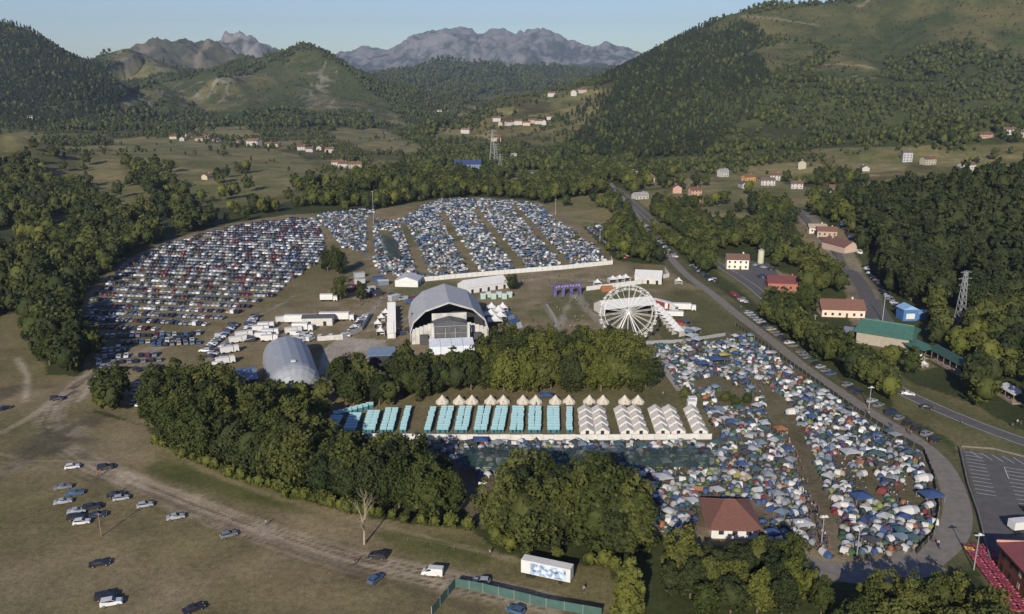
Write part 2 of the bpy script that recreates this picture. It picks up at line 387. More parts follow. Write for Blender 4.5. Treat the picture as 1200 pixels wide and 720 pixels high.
    for pl in ([(57,510),(85,545),(130,600),(180,660),(240,720)],[(70,520),(120,570),(200,640),(300,720)],[(300,720),(330,690),(400,680),(480,690)],[(430,668),(380,690),(350,720)],[(20,560),(10,640),(0,720)],[(230,600),(330,670),(420,720)]):
        for o2 in (-.8, .8):
            dd, _ = polydist(X+o2, Y+wv*.4, G(pl)); put(soft(dd+(n2-.5)*.5, .28, .35)*.5*np.clip(n3*3-.8, 0, 1), np.array((.085,.068,.04))*np.ones_like(C))
    d, _ = polydist(X, Y, G([(100,533),(150,570),(215,596),(300,628),(400,664),(480,690),(560,715)])); put(soft(d+(n2-.5)*2.5, 1.8, 1.2)*.6, L((.09,.068,.047), (.13,.10,.07), n2))
    for pl, w in (([(-40,526),(0,532),(32,540),(85,541),(130,543)], .8), ([(0,508),(25,495),(52,478),(80,458)], 1.7), ([(30,470),(32,440),(20,420)], 1.4), ([(130,430),(108,452),(92,470)], 1.6), ([(45,560),(47,600),(50,720)], .45), ([(112,560),(119,629),(140,700)], .3), ([(119,629),(160,597)], .2)):  # last dark line: the wooden pole's cast shadow, painted into the ground colour
        d, _ = polydist(X, Y, G(pl)); c = L((.30,.25,.175), (.38,.32,.235), n2) if w > .5 else L((.075,.065,.035), (.09,.08,.04), n2)
        put(soft(d+(n2-.5)*1.2, w, .7)*.8, c)
    d, _ = polydist(X, Y, G([(185,548),(250,566),(320,588),(400,612),(470,633),(560,650)])); put(soft(d+(n-.5)*10, 4.5, 3)*.9, L((.06,.075,.02), (.11,.105,.04), n2*1.3-.2))
    d, _ = polydist(X, Y, G([(180,520),(260,560),(330,585),(430,612),(540,640),(600,655)])); put(soft(d+(n2-.5)*3, 1.5, 1.2)*.7, L((.20,.17,.09), (.26,.22,.13), n2))
    for cx, cy, r in ((80,505,9), (90,512,6), (20,545,7), (45,462,5), (5,460,6), (60,515,10)):
        q = P(cx, cy, 0.); d = np.hypot(X-q.x, (Y-q.y)*.6); put(soft(d+(n2-.5)*9, r, 4)*.6, L((.075,.062,.045), (.2,.175,.14), (n2-.45)*6))
    for pl in ([(868,19),(905,22),(958,30)],[(968,76),(995,77),(1026,81)],[(966,95),(990,93),(1003,89)],[(1006,8),(1018,0)]):
        d, _ = polydist(X, Y, [tuple(P(*k)[:2]) for k in pl]); put(soft(d, 7, 5)*.8*(Y > 1000), np.array((.20,.17,.11))*np.ones_like(C))
    for pl in ([(488,88),(512,93),(522,98),(503,104),(540,106)],[(575,93),(605,95),(633,93)]):
        d, _ = polydist(X, Y, [tuple(P(*k)[:2]) for k in pl]); put(soft(d, 14, 8)*.8*(Y > 3500), np.array((.24,.20,.14))*np.ones_like(C))
    # near-field mottling, dry bleached and green patches
    nf = (Y < 420) & flat
    put(nf*np.clip((n-.56)*6, 0, 1)*.4, np.array((.20,.165,.105))*np.ones_like(C)); put(nf*np.clip((.42-n3)*7, 0, 1)*.45, np.array((.075,.08,.032))*np.ones_like(C))
    # lanes in the back camp
    return C
CC_ = np.zeros((ny_, nx_, 3))
for j in range(0, ny_, 100): CC_[j:j+100] = ground_colour(XX[j:j+100], YY[j:j+100], ZZ[j:j+100])
def grid_mesh(name, X, Y, Z, C, m):
    ny, nx = X.shape; V = np.stack([X, Y, Z], -1).reshape(-1, 3)
    i = np.arange(nx-1)[None,:]+np.arange(ny-1)[:,None]*nx
    LO = np.stack([i, i+1, i+nx+1, i+nx], -1).ravel(); me = bpy.data.meshes.new(name)
    me.vertices.add(len(V)); me.vertices.foreach_set('co', V.astype(np.float32).ravel()); nf = (nx-1)*(ny-1)
    me.loops.add(nf*4); me.loops.foreach_set('vertex_index', LO.astype(np.int32)); me.polygons.add(nf)
    me.polygons.foreach_set('loop_start', (np.arange(nf)*4).astype(np.int32)); me.polygons.foreach_set('use_smooth', np.ones(nf, bool)); me.update(calc_edges=True)
    a = me.color_attributes.new('tint', 'FLOAT_COLOR', 'POINT'); a.data.foreach_set('color', np.concatenate([C.reshape(-1, 3), np.ones((len(V), 1))], 1).astype(np.float32).ravel())
    me.materials.append(m); return link(name, me)
def ground_material(name, fine, coarse, amt):
    m = bpy.data.materials.new(name); m.use_nodes = True; N = m.node_tree.nodes; L = m.node_tree.links; b = N['Principled BSDF']
    b.inputs['Roughness'].default_value = .95; b.inputs['Specular IOR Level'].default_value = .1
    a = N.new('ShaderNodeAttribute'); a.attribute_name = 'tint'; g = N.new('ShaderNodeNewGeometry'); out = a.outputs['Color']
    for sc, am, dt in ((fine, amt, 6), (coarse, amt*.8, 4), (fine*4, amt*.9, 5)):
        n = N.new('ShaderNodeTexNoise'); n.inputs['Scale'].default_value = sc; n.inputs['Detail'].default_value = dt; n.inputs['Roughness'].default_value = .65; L.new(g.outputs['Position'], n.inputs['Vector'])
        mr = N.new('ShaderNodeMapRange'); mr.inputs[1].default_value = .3; mr.inputs[2].default_value = .7; mr.inputs[3].default_value = 1-am; mr.inputs[4].default_value = 1+am
        L.new(n.outputs[0], mr.inputs[0]); mx = N.new('ShaderNodeVectorMath'); mx.operation = 'SCALE'; L.new(out, mx.inputs[0]); L.new(mr.outputs[0], mx.inputs['Scale']); out = mx.outputs[0]
    L.new(out, b.inputs['Base Color'])
    n = N.new('ShaderNodeTexNoise'); n.inputs['Scale'].default_value = fine*2; n.inputs['Detail'].default_value = 5; L.new(g.outputs['Position'], n.inputs['Vector'])
    bp = N.new('ShaderNodeBump'); bp.inputs['Strength'].default_value = .5; bp.inputs['Distance'].default_value = .25/fine*.4; L.new(n.outputs[0], bp.inputs['Height']); L.new(bp.outputs[0], b.inputs['Normal'])
    return m
M_ground = ground_material('ground_soil_and_grass', .6, .07, .28)
o = grid_mesh('ground', XX, YY, ZZ, CC_, M_ground); o['kind'] = 'structure'
del XX, YY, ZZ, CC_
# ---------------- far mountains: their own finer sheets ----------------
def range_mesh(name, crest, w, k, step, cfun, nsc, seed, amp):
    P3 = [atD(*p) for p in crest]; xs = [p[0] for p in P3]; ys = [p[1] for p in P3]
    X, Y = np.meshgrid(np.arange(min(xs)-w*.8, max(xs)+w*.8, step), np.arange(min(ys)-w, max(ys)+w*.6, step))
    d, z = polydist(X, Y, P3, [p[2] for p in P3])
    rn = ridged(X, Y, nsc, 6, seed)
    t = d/w*(1+amp*2*(rn-.6)*np.clip(d/w*4, 0, 1)); g = np.clip(1-t, 0, 1)**k
    Z = z*g+(ridged(X, Y, nsc*.3, 5, seed+5)-.70)*z*.42*np.clip(g*3, 0, 1)-60*(1-np.clip(g*8, 0, 1))
    q = (ridged(X, Y, nsc*.10, 5, seed+9)-.62)*z*.13*np.clip(g*4, 0, 1); Z = Z+q
    C = cfun(X, Y, Z/np.max(z), rn)
    # the steeper a face, the more bare rock
    o = grid_mesh(name, X, Y, Z, C, MROCK); o['kind'] = 'structure'; return o
MROCK = ground_material('mountain_rock_and_scrub', .02, .004, .25)
def mixc(a, b, t): t = np.clip(t, 0, 1)[..., None]; return np.array(a)*(1-t)+np.array(b)*t
def c_far(X, Y, hz, rn):
    r = ridged(X, Y, 260, 3, 71)*.5+ridged(X, Y, 90, 3, 78)*.5; s = fbm(X, Y, 900, 3, 72)
    t = (hz-.55)*3+(r-.60)*9+(s-.5)*3+.1
    return mixc((.034,.042,.026), (.135,.132,.125), t)
def c_brown(X, Y, hz, rn):
    r = ridged(X, Y, 150, 4, 73); return mixc((.05,.052,.026), (.13,.11,.08), (r-.66)*5+(hz-.8))
def c_grey(X, Y, hz, rn):
    r = ridged(X, Y, 160, 4, 74); return mixc((.05,.055,.04), (.16,.16,.16), (r-.58)*5+(hz-.5)*3)
def c_low(X, Y, hz, rn):
    r = fbm(X, Y, 300, 3, 75); return mixc((.028,.038,.02), (.06,.065,.033), r*2-.6)
range_mesh('mountains', [(340,86,13000),(385,68,12500),(410,60,12500),(440,55,12200),(470,49,12000),(488,43,12000),(505,35,12000),(522,31,11900),(545,33,12000),(561,43,12000),(574,35,12000),(592,32,12100),(612,40,12100),(632,33,12300),(650,39,12300),(668,48,12300),(684,55,12200),(712,48,12000),(735,55,12000),(760,66,12000),(820,76,12200)], 2600, .95, 30, c_far, 1900, 201, .42)
range_mesh('mountains', [(395,95,8200),(430,80,8200),(470,84,8000),(520,88,8000),(600,88,8000),(700,76,8000),(745,80,7800),(800,90,7800)], 2000, 1.2, 40, c_low, 1200, 221, .3)
range_mesh('mountains', [(146,74,5600),(164,52,5500),(188,41,5500),(212,43,5500),(224,49,5500),(240,48,5400),(254,60,5500),(266,76,5600)], 1150, 1.15, 14, c_brown, 520, 231, .36)
range_mesh('mountains', [(238,70,6700),(254,54,6600),(266,43,6500),(279,38,6500),(290,44,6500),(299,56,6600),(320,76,6700)], 1100, 1.05, 15, c_grey, 520, 241, .36)
# ---------------- road sheets ----------------
M_gravel = mat('road_gravel', (.17,.155,.13), .95, .18, .5); M_asphalt = mat('road_asphalt', (.09,.086,.082), .9, .15, .4)
M_paint = mat('road_paint', (.62,.62,.60), .8)
strip('road', g_rim, lambda t: 4.9 if t < .88 else 4.9+(t-.88)*26, .05, M_gravel)
strip('road', g_high, 6.6, .06, M_asphalt); strip('road', g_v, 8, .055, M_asphalt); strip('road', g_ex, lambda t: 11-4*t, .045, M_gravel)
def offset(line, d):
    out = []; n = len(line)
    for i in range(n):
        a = line[max(i-1, 0)]; b = line[min(i+1, n-1)]; dx, dy = b[0]-a[0], b[1]-a[1]; L = math.hypot(dx, dy); out.append((line[i][0]-dy/L*d, line[i][1]+dx/L*d))
    return out
hs_ = smooth_line(g_high, 3)
for dd in (-2.9, 2.9): strip('road_edge_line', offset(hs_, dd), .16, .075, M_paint)
# asphalt car park with painted bays at the lower right
park = G([(1126,527),(1250,545),(1290,720),(1160,655),(1147,600)])
sheet('car_park', park, .05, M_asphalt)
# ---------------- houses of the valley: px, py of the base on the photograph, width, depth, height, wall, roof, words ----------------
W_ = (.38,.375,.35); CR = (.34,.31,.24); PK = (.38,.25,.19); OR = (.40,.22,.08); GY = (.33,.33,.33); TAN = (.42,.36,.27); LB = (.48,.54,.62)
RR = (.13,.065,.045); RB = (.13,.075,.055); RG = (.26,.25,.24); RD = (.11,.085,.07); RO = (.16,.085,.055)
HOUSES = [
 (847,207,11,8,7,W_,RG,'small white farmhouse at the left end of the hamlet below the pine hill'),
 (877,212,14,8,5,OR,RO,'orange house beneath the forest edge in the middle of the hamlet'),
 (872,220,15,9,5,W_,RD,'low white barn just below the orange house'),
 (899,217,15,9,6,W_,RD,'white house with a dark roof right of the orange house'),
 (908,211,11,8,6,W_,RR,'small white house with a red roof behind its dark-roofed neighbour'),
 (933,221,12,9,6,W_,RB,'white house with brown roof between meadow and trees'),
 (940,197,12,9,7,CR,RD,'cream house alone on the upper meadow under the woods'),
 (982,227,18,11,6,(.36,.42,.30),RB,'greenish long house above the village road'),
 (1013,231,22,12,6,LB,RR,'wide pale blue house at the foot of the big brown meadow'),
 (1063,233,16,10,5,W_,RG,'white house at the top edge of the dark pine wood'),
 (1080,236,12,8,5,TAN,RO,'tan shed with orange roof next to the pine wood'),
 (1013,200,14,8,4,W_,RD,'low white shed in the middle of the upper meadow'),
 (1062,189,11,10,11,GY,RD,'tall grey house standing in shade above the upper meadow'),
 (1087,193,15,10,7,CR,RR,'cream farmhouse right of the tall grey house'),
 (1132,201,16,10,8,W_,RB,'white house with brown roof left of the large white villa'),
 (1157,206,26,14,8,W_,RB,'large white villa with wide brown roof on the meadow rise'),
 (1152,213,18,10,6,CR,RR,'cream annex in front of the large white villa'),
 (1124,214,12,8,5,TAN,RB,'small tan barn left of the cream annex'),
 (1182,157,14,9,6,W_,RB,'white house high on the right hillside'),
 (1197,160,12,9,6,W_,RR,'white red-roofed house at the right end of the hillside row'),
 (1153,161,20,9,4,PK,RR,'long red-roofed barn at the left of the hillside row'),
 (814,229,11,9,6,PK,RR,'pink house beside the trees at the left of the village'),
 (804,239,13,9,5,TAN,RO,'tan house with orange roof below the pink house'),
 (816,244,10,8,4,CR,RO,'small cream shed below the tan house'),
 (416,197,16,10,6,CR,RO,'red-roofed farm on the left slope above the back camp'),
 (402,196,12,8,5,W_,RB,'white cottage left of the red-roofed farm'),
 (451,201,14,9,5,RB,RD,'brown timber barn among trees above the back camp'),
 (601,190,10,6,10,W_,RG,'white tower-like house near the valley pylons'),
 (744,209,12,9,7,W_,RB,'white house at the top of the curved lane'),
 (760,213,12,9,5,TAN,RB,'tan house right of the white one at the lane top'),
 (750,233,14,9,4,W_,RG,'flat white shed beside the lane head'),
 (793,226,12,9,6,PK,RR,'pink house among garden trees near the highway'),
 (792,240,12,9,5,TAN,RR,'tan red-roofed house below the garden trees'),
 (298,171,24,12,9,W_,RO,'large cream-white farmhouse on the left meadow'),
 (315,172,12,9,5,CR,RO,'small cream house right of the large farmhouse'),
 (324,172,12,9,5,CR,RR,'last small house right of the large farmhouse'),
 (283,168,16,9,4,TAN,RB,'low tan barn left of the large farmhouse'),
 (354,176,13,9,6,W_,RR,'first white house of the hillside row right of the meadow'),
 (364,178,12,9,5,W_,RB,'second white house of the hillside row right of the meadow'),
 (376,176,12,9,5,CR,RR,'cream house in the middle of the hillside row'),
 (387,179,14,9,6,W_,RO,'white house with orange roof in the hillside row'),
 (396,194,16,9,5,W_,RO,'long white house below the hillside row'),
 (244,210,12,8,4,TAN,RO,'small tan hut in the middle of the left meadow'),
 (203,163,12,9,5,TAN,RR,'leftmost stone house of the meadow hamlet'),(214,165,10,8,5,GY,RR,'second stone house of the meadow hamlet'),(222,162,12,9,6,TAN,RB,'third house of the meadow hamlet, brown roofed'),
 (233,165,13,9,5,CR,RR,'fourth house of the meadow hamlet, cream walled'),(243,163,12,9,5,TAN,RO,'fifth house of the meadow hamlet, orange roofed'),(254,166,12,9,4,GY,RB,'rightmost house of the meadow hamlet'),
 (36,139,16,10,6,W_,RB,'white farmhouse half hidden in the left hillside woods'),
 (582,142,22,14,9,W_,RO,'leftmost white house of the far valley village'),(588,147,20,12,8,CR,RB,'cream house low in the far valley village'),(597,147,24,12,9,W_,RR,'wide white house of the far valley village'),
 (608,146,22,12,10,W_,RO,'tall white house of the far valley village'),(617,147,20,12,8,TAN,RR,'tan house in the middle of the far valley village'),(624,144,20,12,8,CR,RO,'cream house high in the far valley village'),
 (631,145,22,12,8,W_,RB,'white brown-roofed house of the far valley village'),(638,146,22,12,9,W_,RO,'white orange-roofed house of the far valley village'),(645,140,20,12,8,W_,RR,'rightmost white house of the far valley village'),
 (674,112,30,18,12,W_,RO,'white hamlet house on the far terrace meadow'),(682,109,26,16,10,CR,RR,'cream hamlet house on the far terrace meadow'),(647,113,24,14,10,W_,RO,'lone white house left of the far terrace meadow'),
 (515,132,22,14,9,W_,RR,'lone white house at the foot of the middle range'),(527,132,22,14,8,CR,RB,'cream house at the foot of the middle range'),
 (546,156,18,10,7,W_,RO,'white house in the central valley woods'),(582,165,18,10,6,TAN,RR,'tan house by the valley pylons'),
]
HOUSES = [(h[0], h[1], h[2]*.72, h[3]*.72, h[4]*.72, *h[5:]) if (h[1] < 150 and h[0] < 700) else h for h in HOUSES]
HPOS = [P(h[0], h[1]) for h in HOUSES]
CLEAR = [(p.x, p.y, max(h[2], h[3])*.75+3) for p, h in zip(HPOS, HOUSES)]
_p = P(548, 198); CLEAR.append((_p.x, _p.y, 26))
# ---------------- tree prototypes ----------------
def leaf_cloud(nl, per, rx, rz, z0, ls, seed, cone=0.0, core=True, flat=.0):
    """crown: leaf-sized faces spread over many small lobes; a crown of h = 1 m wide units, scaled later"""
    rg = np.random.default_rng(seed); V = []; n0 = 0
    lob = []
    k = 0
    while len(lob) < nl:
        d = rg.normal(size=3); d /= np.linalg.norm(d); r = rg.uniform(.45, .95)
        p = d*r; zz = p[2]
        if zz < -.75: continue
        if cone > 0:
            t = (zz+1)/2; w = (1-t*cone); p = np.array([p[0]*w, p[1]*w, zz])
        lob.append(p)
    lob = np.array(lob); lr = rg.uniform(.14, .40, nl)*(1.0 if cone == 0 else .8)
    cen = np.repeat(lob, per, 0); rr = np.repeat(lr, per)
    d = rg.normal(size=(nl*per, 3)); d /= np.linalg.norm(d, axis=1)[:, None]
    out = cen/np.maximum(np.linalg.norm(cen, axis=1), .3)[:, None]
    d = d+out*.75; d[:, 2] += .15; d /= np.linalg.norm(d, axis=1)[:, None]
    c = cen+d*(rr*rg.uniform(.62, 1.28, nl*per))[:, None]
    c = c*np.array([rx, rx, rz])+np.array([0, 0, z0])
    nrm = d+rg.normal(size=d.shape)*.5; nrm /= np.linalg.norm(nrm, axis=1)[:, None]
    a = np.cross(nrm, rg.normal(size=d.shape)); a /= np.linalg.norm(a, axis=1)[:, None]; b = np.cross(nrm, a)
    s = (ls*rg.uniform(.6, 1.3, len(c)))[:, None]
    q = np.stack([c-a*s-b*s*.7, c+a*s*.8-b*s*.8, c+a*s+b*s*.7, c-a*s*.9+b*s*.9], 1).reshape(-1, 3)
    f = np.arange(len(q)).reshape(-1, 4)
    return q, f
def core_ball(rx, rz, z0, seed, k=.62, cone=0):
    bm = bmesh.new(); bmesh.ops.create_icosphere(bm, subdivisions=2, radius=1)
    for v in bm.verts:
        n = noise.noise(v.co*2.2+Vector((seed, 0, 0)))*.25+1; w = 1-cone*(v.co.z+1)/2
        v.co = Vector((v.co.x*rx*k*n*w, v.co.y*rx*k*n*w, v.co.z*rz*k*n+z0))
    V = [tuple(v.co) for v in bm.verts]; Fc = [tuple(v.index for v in f.verts) for f in bm.faces]; bm.free(); return np.array(V), Fc
def foliage_mat(name, c1, c2, vary):
    m = bpy.data.materials.new(name); m.use_nodes = True; N = m.node_tree.nodes; L = m.node_tree.links; b = N['Principled BSDF']
    b.inputs['Roughness'].default_value = .75; b.inputs['Specular IOR Level'].default_value = .12
    oi = N.new('ShaderNodeObjectInfo'); tc = N.new('ShaderNodeTexCoord'); n = N.new('ShaderNodeTexNoise'); n.inputs['Scale'].default_value = .9; n.inputs['Detail'].default_value = 3
    L.new(tc.outputs['Object'], n.inputs['Vector'])
    ad = N.new('ShaderNodeMath'); ad.operation = 'MULTIPLY_ADD'; ad.inputs[1].default_value = vary; L.new(oi.outputs['Random'], ad.inputs[0])
    m2 = N.new('ShaderNodeMath'); m2.operation = 'MULTIPLY_ADD'; m2.inputs[1].default_value = 1.5; m2.inputs[2].default_value = -.25-vary*.5; L.new(n.outputs[0], m2.inputs[0]); L.new(m2.outputs[0], ad.inputs[2])
    mx = N.new('ShaderNodeMix'); mx.data_type = 'RGBA'; mx.inputs[6].default_value = (*c1, 1); mx.inputs[7].default_value = (*c2, 1); mx.clamp_factor = True
    L.new(ad.outputs[0], mx.inputs[0]); L.new(mx.outputs[2], b.inputs['Base Color'])
    # a little light passes through the leaves
    tr = N.new('ShaderNodeBsdfTranslucent'); L.new(mx.outputs[2], tr.inputs['Color']); ms = N.new('ShaderNodeMixShader'); ms.inputs[0].default_value = .2
    L.new(b.outputs[0], ms.inputs[1]); L.new(tr.outputs[0], ms.inputs[2]); L.new(ms.outputs[0], N['Material Output'].inputs['Surface'])
    return m
M_leaf = foliage_mat('foliage_broadleaf', (.034,.048,.013), (.094,.102,.027), .9)
M_leafd = foliage_mat('foliage_dark', (.022,.033,.013), (.052,.062,.021), .6)
M_leafy = foliage_mat('foliage_yellowish', (.070,.086,.016), (.130,.134,.032), .6)
M_far = foliage_mat('foliage_hillside', (.032,.046,.015), (.086,.100,.030), 1.1)
M_con = foliage_mat('foliage_conifer', (.020,.031,.014), (.045,.056,.021), .8)
M_bark = mat('bark', (.12,.095,.07), .95, .2, 3)
def crown_mesh(name, m, nl, per, rx, rz, z0, ls, seed, cone=0, k=.62):
    q, f = leaf_cloud(nl, per, rx, rz, z0, ls, seed, cone)
    V2, F2 = core_ball(rx, rz, z0, seed, k, cone)
    V = np.concatenate([q, V2]); LO = np.concatenate([f.ravel(), np.array(F2).ravel()+len(q)]); TOT = np.concatenate([np.full(len(f), 4), np.full(len(F2), 3)])
    me = raw_mesh(name, V, LO, TOT); me.materials.append(m); return me
def trunk_mesh(name, h, r, seed, limbs=5, spread=.35):
    rg = random.Random(seed); b = MB().use(M_bark)
    p0 = Vector((0, 0, -.3)); p1 = Vector((rg.uniform(-.2, .2), rg.uniform(-.2, .2), h*.35)); p2 = Vector((rg.uniform(-.5, .5), rg.uniform(-.5, .5), h*.7))
    b.tube(p0, p1, r, r*.75, 7); b.tube(p1, p2, r*.75, r*.3, 6)
    for i in range(limbs):
        a = i*2.4+rg.random(); s = p1.lerp(p2, rg.uniform(0, .8)); e = s+Vector((math.cos(a)*h*spread*.6, math.sin(a)*h*spread*.6, h*rg.uniform(.18, .3)))
        b.tube(s, e, r*.4, r*.1, 5)
    return b.mesh(name)
# near crowns: unit tree 15 m high
NEARC = {}
NEARC['broad'] = [crown_mesh('crown', M_leaf, 40+i*4, 74-i*3, 5.0+.35*(i % 3), 6.6+.3*((i*2) % 3), 7.6, .27+.02*(i % 3), 10+i, [0,.25,.1,.4][i % 4]) for i in range(8)]
NEARC['dark'] = [crown_mesh('crown', M_leafd, 44+i*4, 70, 4.8+.3*i, 7.2-.3*i, 7.6, .28, 20+i, [0,.3,.5,.1][i]) for i in range(4)]
NEARC['yellow'] = [crown_mesh('crown', M_leafy, 44, 72, 4.4+.4*i, 6.8, 7.2, .28, 30+i, [.1,.35,0][i]) for i in range(3)]
NEARC['conifer'] = [crown_mesh('crown', M_con, 60, 44, 3.4, 6.9, 8.0, .30, 40+i, .82, .5) for i in range(3)]
NEARC['cone'] = [crown_mesh('crown', M_leafy, 70, 60, 4.4, 7.4, 7.6, .32, 47, .75, .5)]
NEARC['bush'] = [crown_mesh('crown', M_leaf, 40, 50, 6.5, 6.4, 5.6, .42, 50+i, 0, .7) for i in range(3)]
TRUNK = [trunk_mesh('trunk', 13, .34, 60+i) for i in range(4)]
TRUNKC = [trunk_mesh('trunk', 14, .28, 70, 0)]
# mid and far prototypes for the woods
def proto(name, me): return bpy.data.objects.new(name, me)
def mid_tree(name, m, nl, per, rx, rz, z0, ls, seed, cone=0): return proto(name, crown_mesh(name, m, nl, per, rx, rz, z0, ls, seed, cone, .78))
MIDP = [mid_tree('wood_tree', M_leaf, 22, 22, 5.0, 6.2, 8.2, .62, 100+i) for i in range(3)]+[mid_tree('wood_tree', M_leafd, 22, 22, 4.8, 6.4, 8.2, .62, 110+i) for i in range(2)]+[mid_tree('wood_tree', M_leafy, 20, 20, 4.4, 5.8, 7.8, .6, 120)]+[mid_tree('wood_tree', M_con, 26, 16, 3.4, 7.2, 8.0, .6, 130+i, .8) for i in range(2)]
FARP = [mid_tree('far_tree', M_far, 9, 9, 4.6, 6.0, 7.5, 1.25, 140+i) for i in range(3)]+[mid_tree('far_tree', M_con, 9, 8, 3.0, 7.4, 8.0, 1.1, 150+i, .8) for i in range(2)]
def wood(name, protos, pts, label, cat):
    """one wood as one object: pts rows x,y,z,scale,rot,proto index"""
    if not len(pts): return
    A = np.array(pts); me = bpy.data.meshes.new(name); me.vertices.add(len(A)); me.vertices.foreach_set('co', A[:, :3].astype(np.float32).ravel()); me.update()
    for nm, ty, dat in (('sc', 'FLOAT', A[:, 3]), ('rot', 'FLOAT', A[:, 4])):
        at = me.attributes.new(nm, ty, 'POINT'); at.data.foreach_set('value', dat.astype(np.float32))
    at = me.attributes.new('pi', 'INT', 'POINT'); at.data.foreach_set('value', A[:, 5].astype(np.int32))
    o = link(name, me); tagp(o, label, cat, None, 'stuff')
    c = bpy.data.collections.new(name+'_kinds')
    for k, p in enumerate(protos):
        q = p.copy(); q.name = f'k{k:02d}_'+name; c.objects.link(q)
    ng = bpy.data.node_groups.new(name, 'GeometryNodeTree'); ng.interface.new_socket('Geometry', in_out='INPUT', socket_type='NodeSocketGeometry'); ng.interface.new_socket('Geometry', in_out='OUTPUT', socket_type='NodeSocketGeometry')
    N = ng.nodes; L = ng.links; gi = N.new('NodeGroupInput'); go = N.new('NodeGroupOutput')
    ci = N.new('GeometryNodeCollectionInfo'); ci.inputs['Collection'].default_value = c; ci.inputs['Separate Children'].default_value = True; ci.inputs['Reset Children'].default_value = True
    ip = N.new('GeometryNodeInstanceOnPoints'); ip.inputs['Pick Instance'].default_value = True
    def na(n, t):
        x = N.new('GeometryNodeInputNamedAttribute'); x.data_type = t; x.inputs['Name'].default_value = n; return x.outputs['Attribute']
    cx = N.new('ShaderNodeCombineXYZ'); L.new(na('rot', 'FLOAT'), cx.inputs['Z'])
    L.new(gi.outputs[0], ip.inputs['Points']); L.new(ci.outputs[0], ip.inputs['Instance']); L.new(na('pi', 'INT'), ip.inputs['Instance Index']); L.new(cx.outputs[0], ip.inputs['Rotation']); L.new(na('sc', 'FLOAT'), ip.inputs['Scale'])
    L.new(ip.outputs[0], go.inputs[0]); md = o.modifiers.new('scatter', 'NODES'); md.node_group = ng; return o
# ---------------- tree zones on the flat (polygons of trunk positions on the photograph) ----------------
# key: (polygon, spacing m, height lo, hi, kinds, phrase, end phrase)
ZONES = [
 ('belt', [(176,478),(205,462),(260,475),(315,500),(360,520),(400,536),(470,562),(535,588),(548,618),(500,612),(450,604),(400,594),(340,578),(280,556),(225,536),(190,520)], 5.7, 12, 18, ('broad','broad','dark','broad'), 'in the long wood belt beside the dirt track'),
 ('lone', [(110,488),(150,489),(154,468),(135,460),(112,466)], 6, 10, 13, ('broad','dark'), 'in the small clump beside the dirt field'),
 ('oak', [(572,632),(600,645),(660,655),(722,664),(760,650),(752,622),(700,606),(640,594),(590,600)], 5.6, 14.5, 20, ('broad','dark','broad'), 'in the leafy clump left of the hall'),
 ('slope', [(778,700),(800,720),(880,735),(965,735),(975,705),(935,680),(880,665),(830,655),(785,662)], 5.6, 8, 12, ('yellow','broad','bush','dark'), 'in the thicket below the red-roofed hall'),
 ('corner', [(985,790),(1190,790),(1180,735),(1120,722),(1060,716),(1005,730)], 5.8, 10, 12.5, ('broad','broad','yellow'), 'in the thicket beside the canoe racks'),
 ('grove', [(548,463),(640,461),(765,462),(768,444),(745,434),(700,424),(640,420),(585,424),(560,440)], 5.8, 13, 17.5, ('broad','yellow','yellow','broad','dark'), 'in the grove behind the cream bell tents'),
 ('stagewood', [(392,470),(430,482),(500,468),(545,462),(556,442),(540,438),(500,440),(470,432),(445,446),(400,455)], 6.0, 10.5, 14.5, ('broad','dark','broad'), 'in the wood below the main stage'),
 ('hangarwood', [(300,480),(330,496),(385,498),(398,480),(380,470),(310,468)], 6.0, 7, 11, ('broad','dark','yellow'), 'in the low wood before the barrel tent'),
 ('edge', [(48,398),(62,440),(98,442),(112,424),(100,400),(92,380),(80,368),(60,372)], 7, 13, 17, ('broad','dark'), 'at the wood edge beside the car park'),
 ('verge', [(795,300),(850,322),(905,365),(960,398),(1040,448),(1048,474),(1020,476),(975,446),(925,412),(880,380),(845,350),(808,325)], 5.4, 10, 14, ('broad','dark','yellow','broad'), 'between the parked cars and the highway'),
 ('farverge', [(872,338),(925,372),(985,402),(1040,428),(1062,440),(1045,448),(985,428),(925,400),(880,366)], 6.6, 10, 14, ('broad','dark','broad','yellow'), 'between the highway and green-roofed hall'),
 ('roadwood', [(752,246),(800,258),(868,304),(856,330),(826,316),(790,288)], 6, 9, 13, ('broad','dark','broad'), 'beside the far part of the highway'),
 ('lanewood', [(748,240),(775,262),(800,285),(832,311),(822,316),(785,290),(758,266)], 5, 5.5, 9, ('broad','bush','yellow'), 'between lane and highway near the far end'),
 ('islet', [(700,240),(745,262),(775,300),(760,300),(735,262)], 9, 9, 13, ('broad','dark'), 'on the verge of the curved lane'),
 ('bank', [(1050,440),(1085,452),(1140,478),(1215,510),(1215,480),(1150,440),(1105,420),(1060,420)], 7, 10, 14, ('broad','dark','broad'), 'on the bank above the highway'),
 ('slopewood', [(1085,420),(1215,470),(1215,350),(1120,375),(1080,385),(1075,395)], 8, 10, 14, ('broad','bush','yellow','dark'), 'on the slope around the lattice pylon'),
 ('pines', [(1022,300),(1000,275),(1040,262),(1250,255),(1250,360),(1120,372),(1060,350),(1032,330)], 8.4, 17, 24, ('conifer','dark','conifer','dark'), 'in the tall dark wood behind the pylon'),
 ('mid', [(820,285),(850,268),(930,285),(985,320),(1010,348),(1000,372),(950,372),(935,345),(945,322),(880,300),(850,300)], 8.4, 10, 15, ('broad','dark','broad','conifer'), 'between white house and village road'),
]
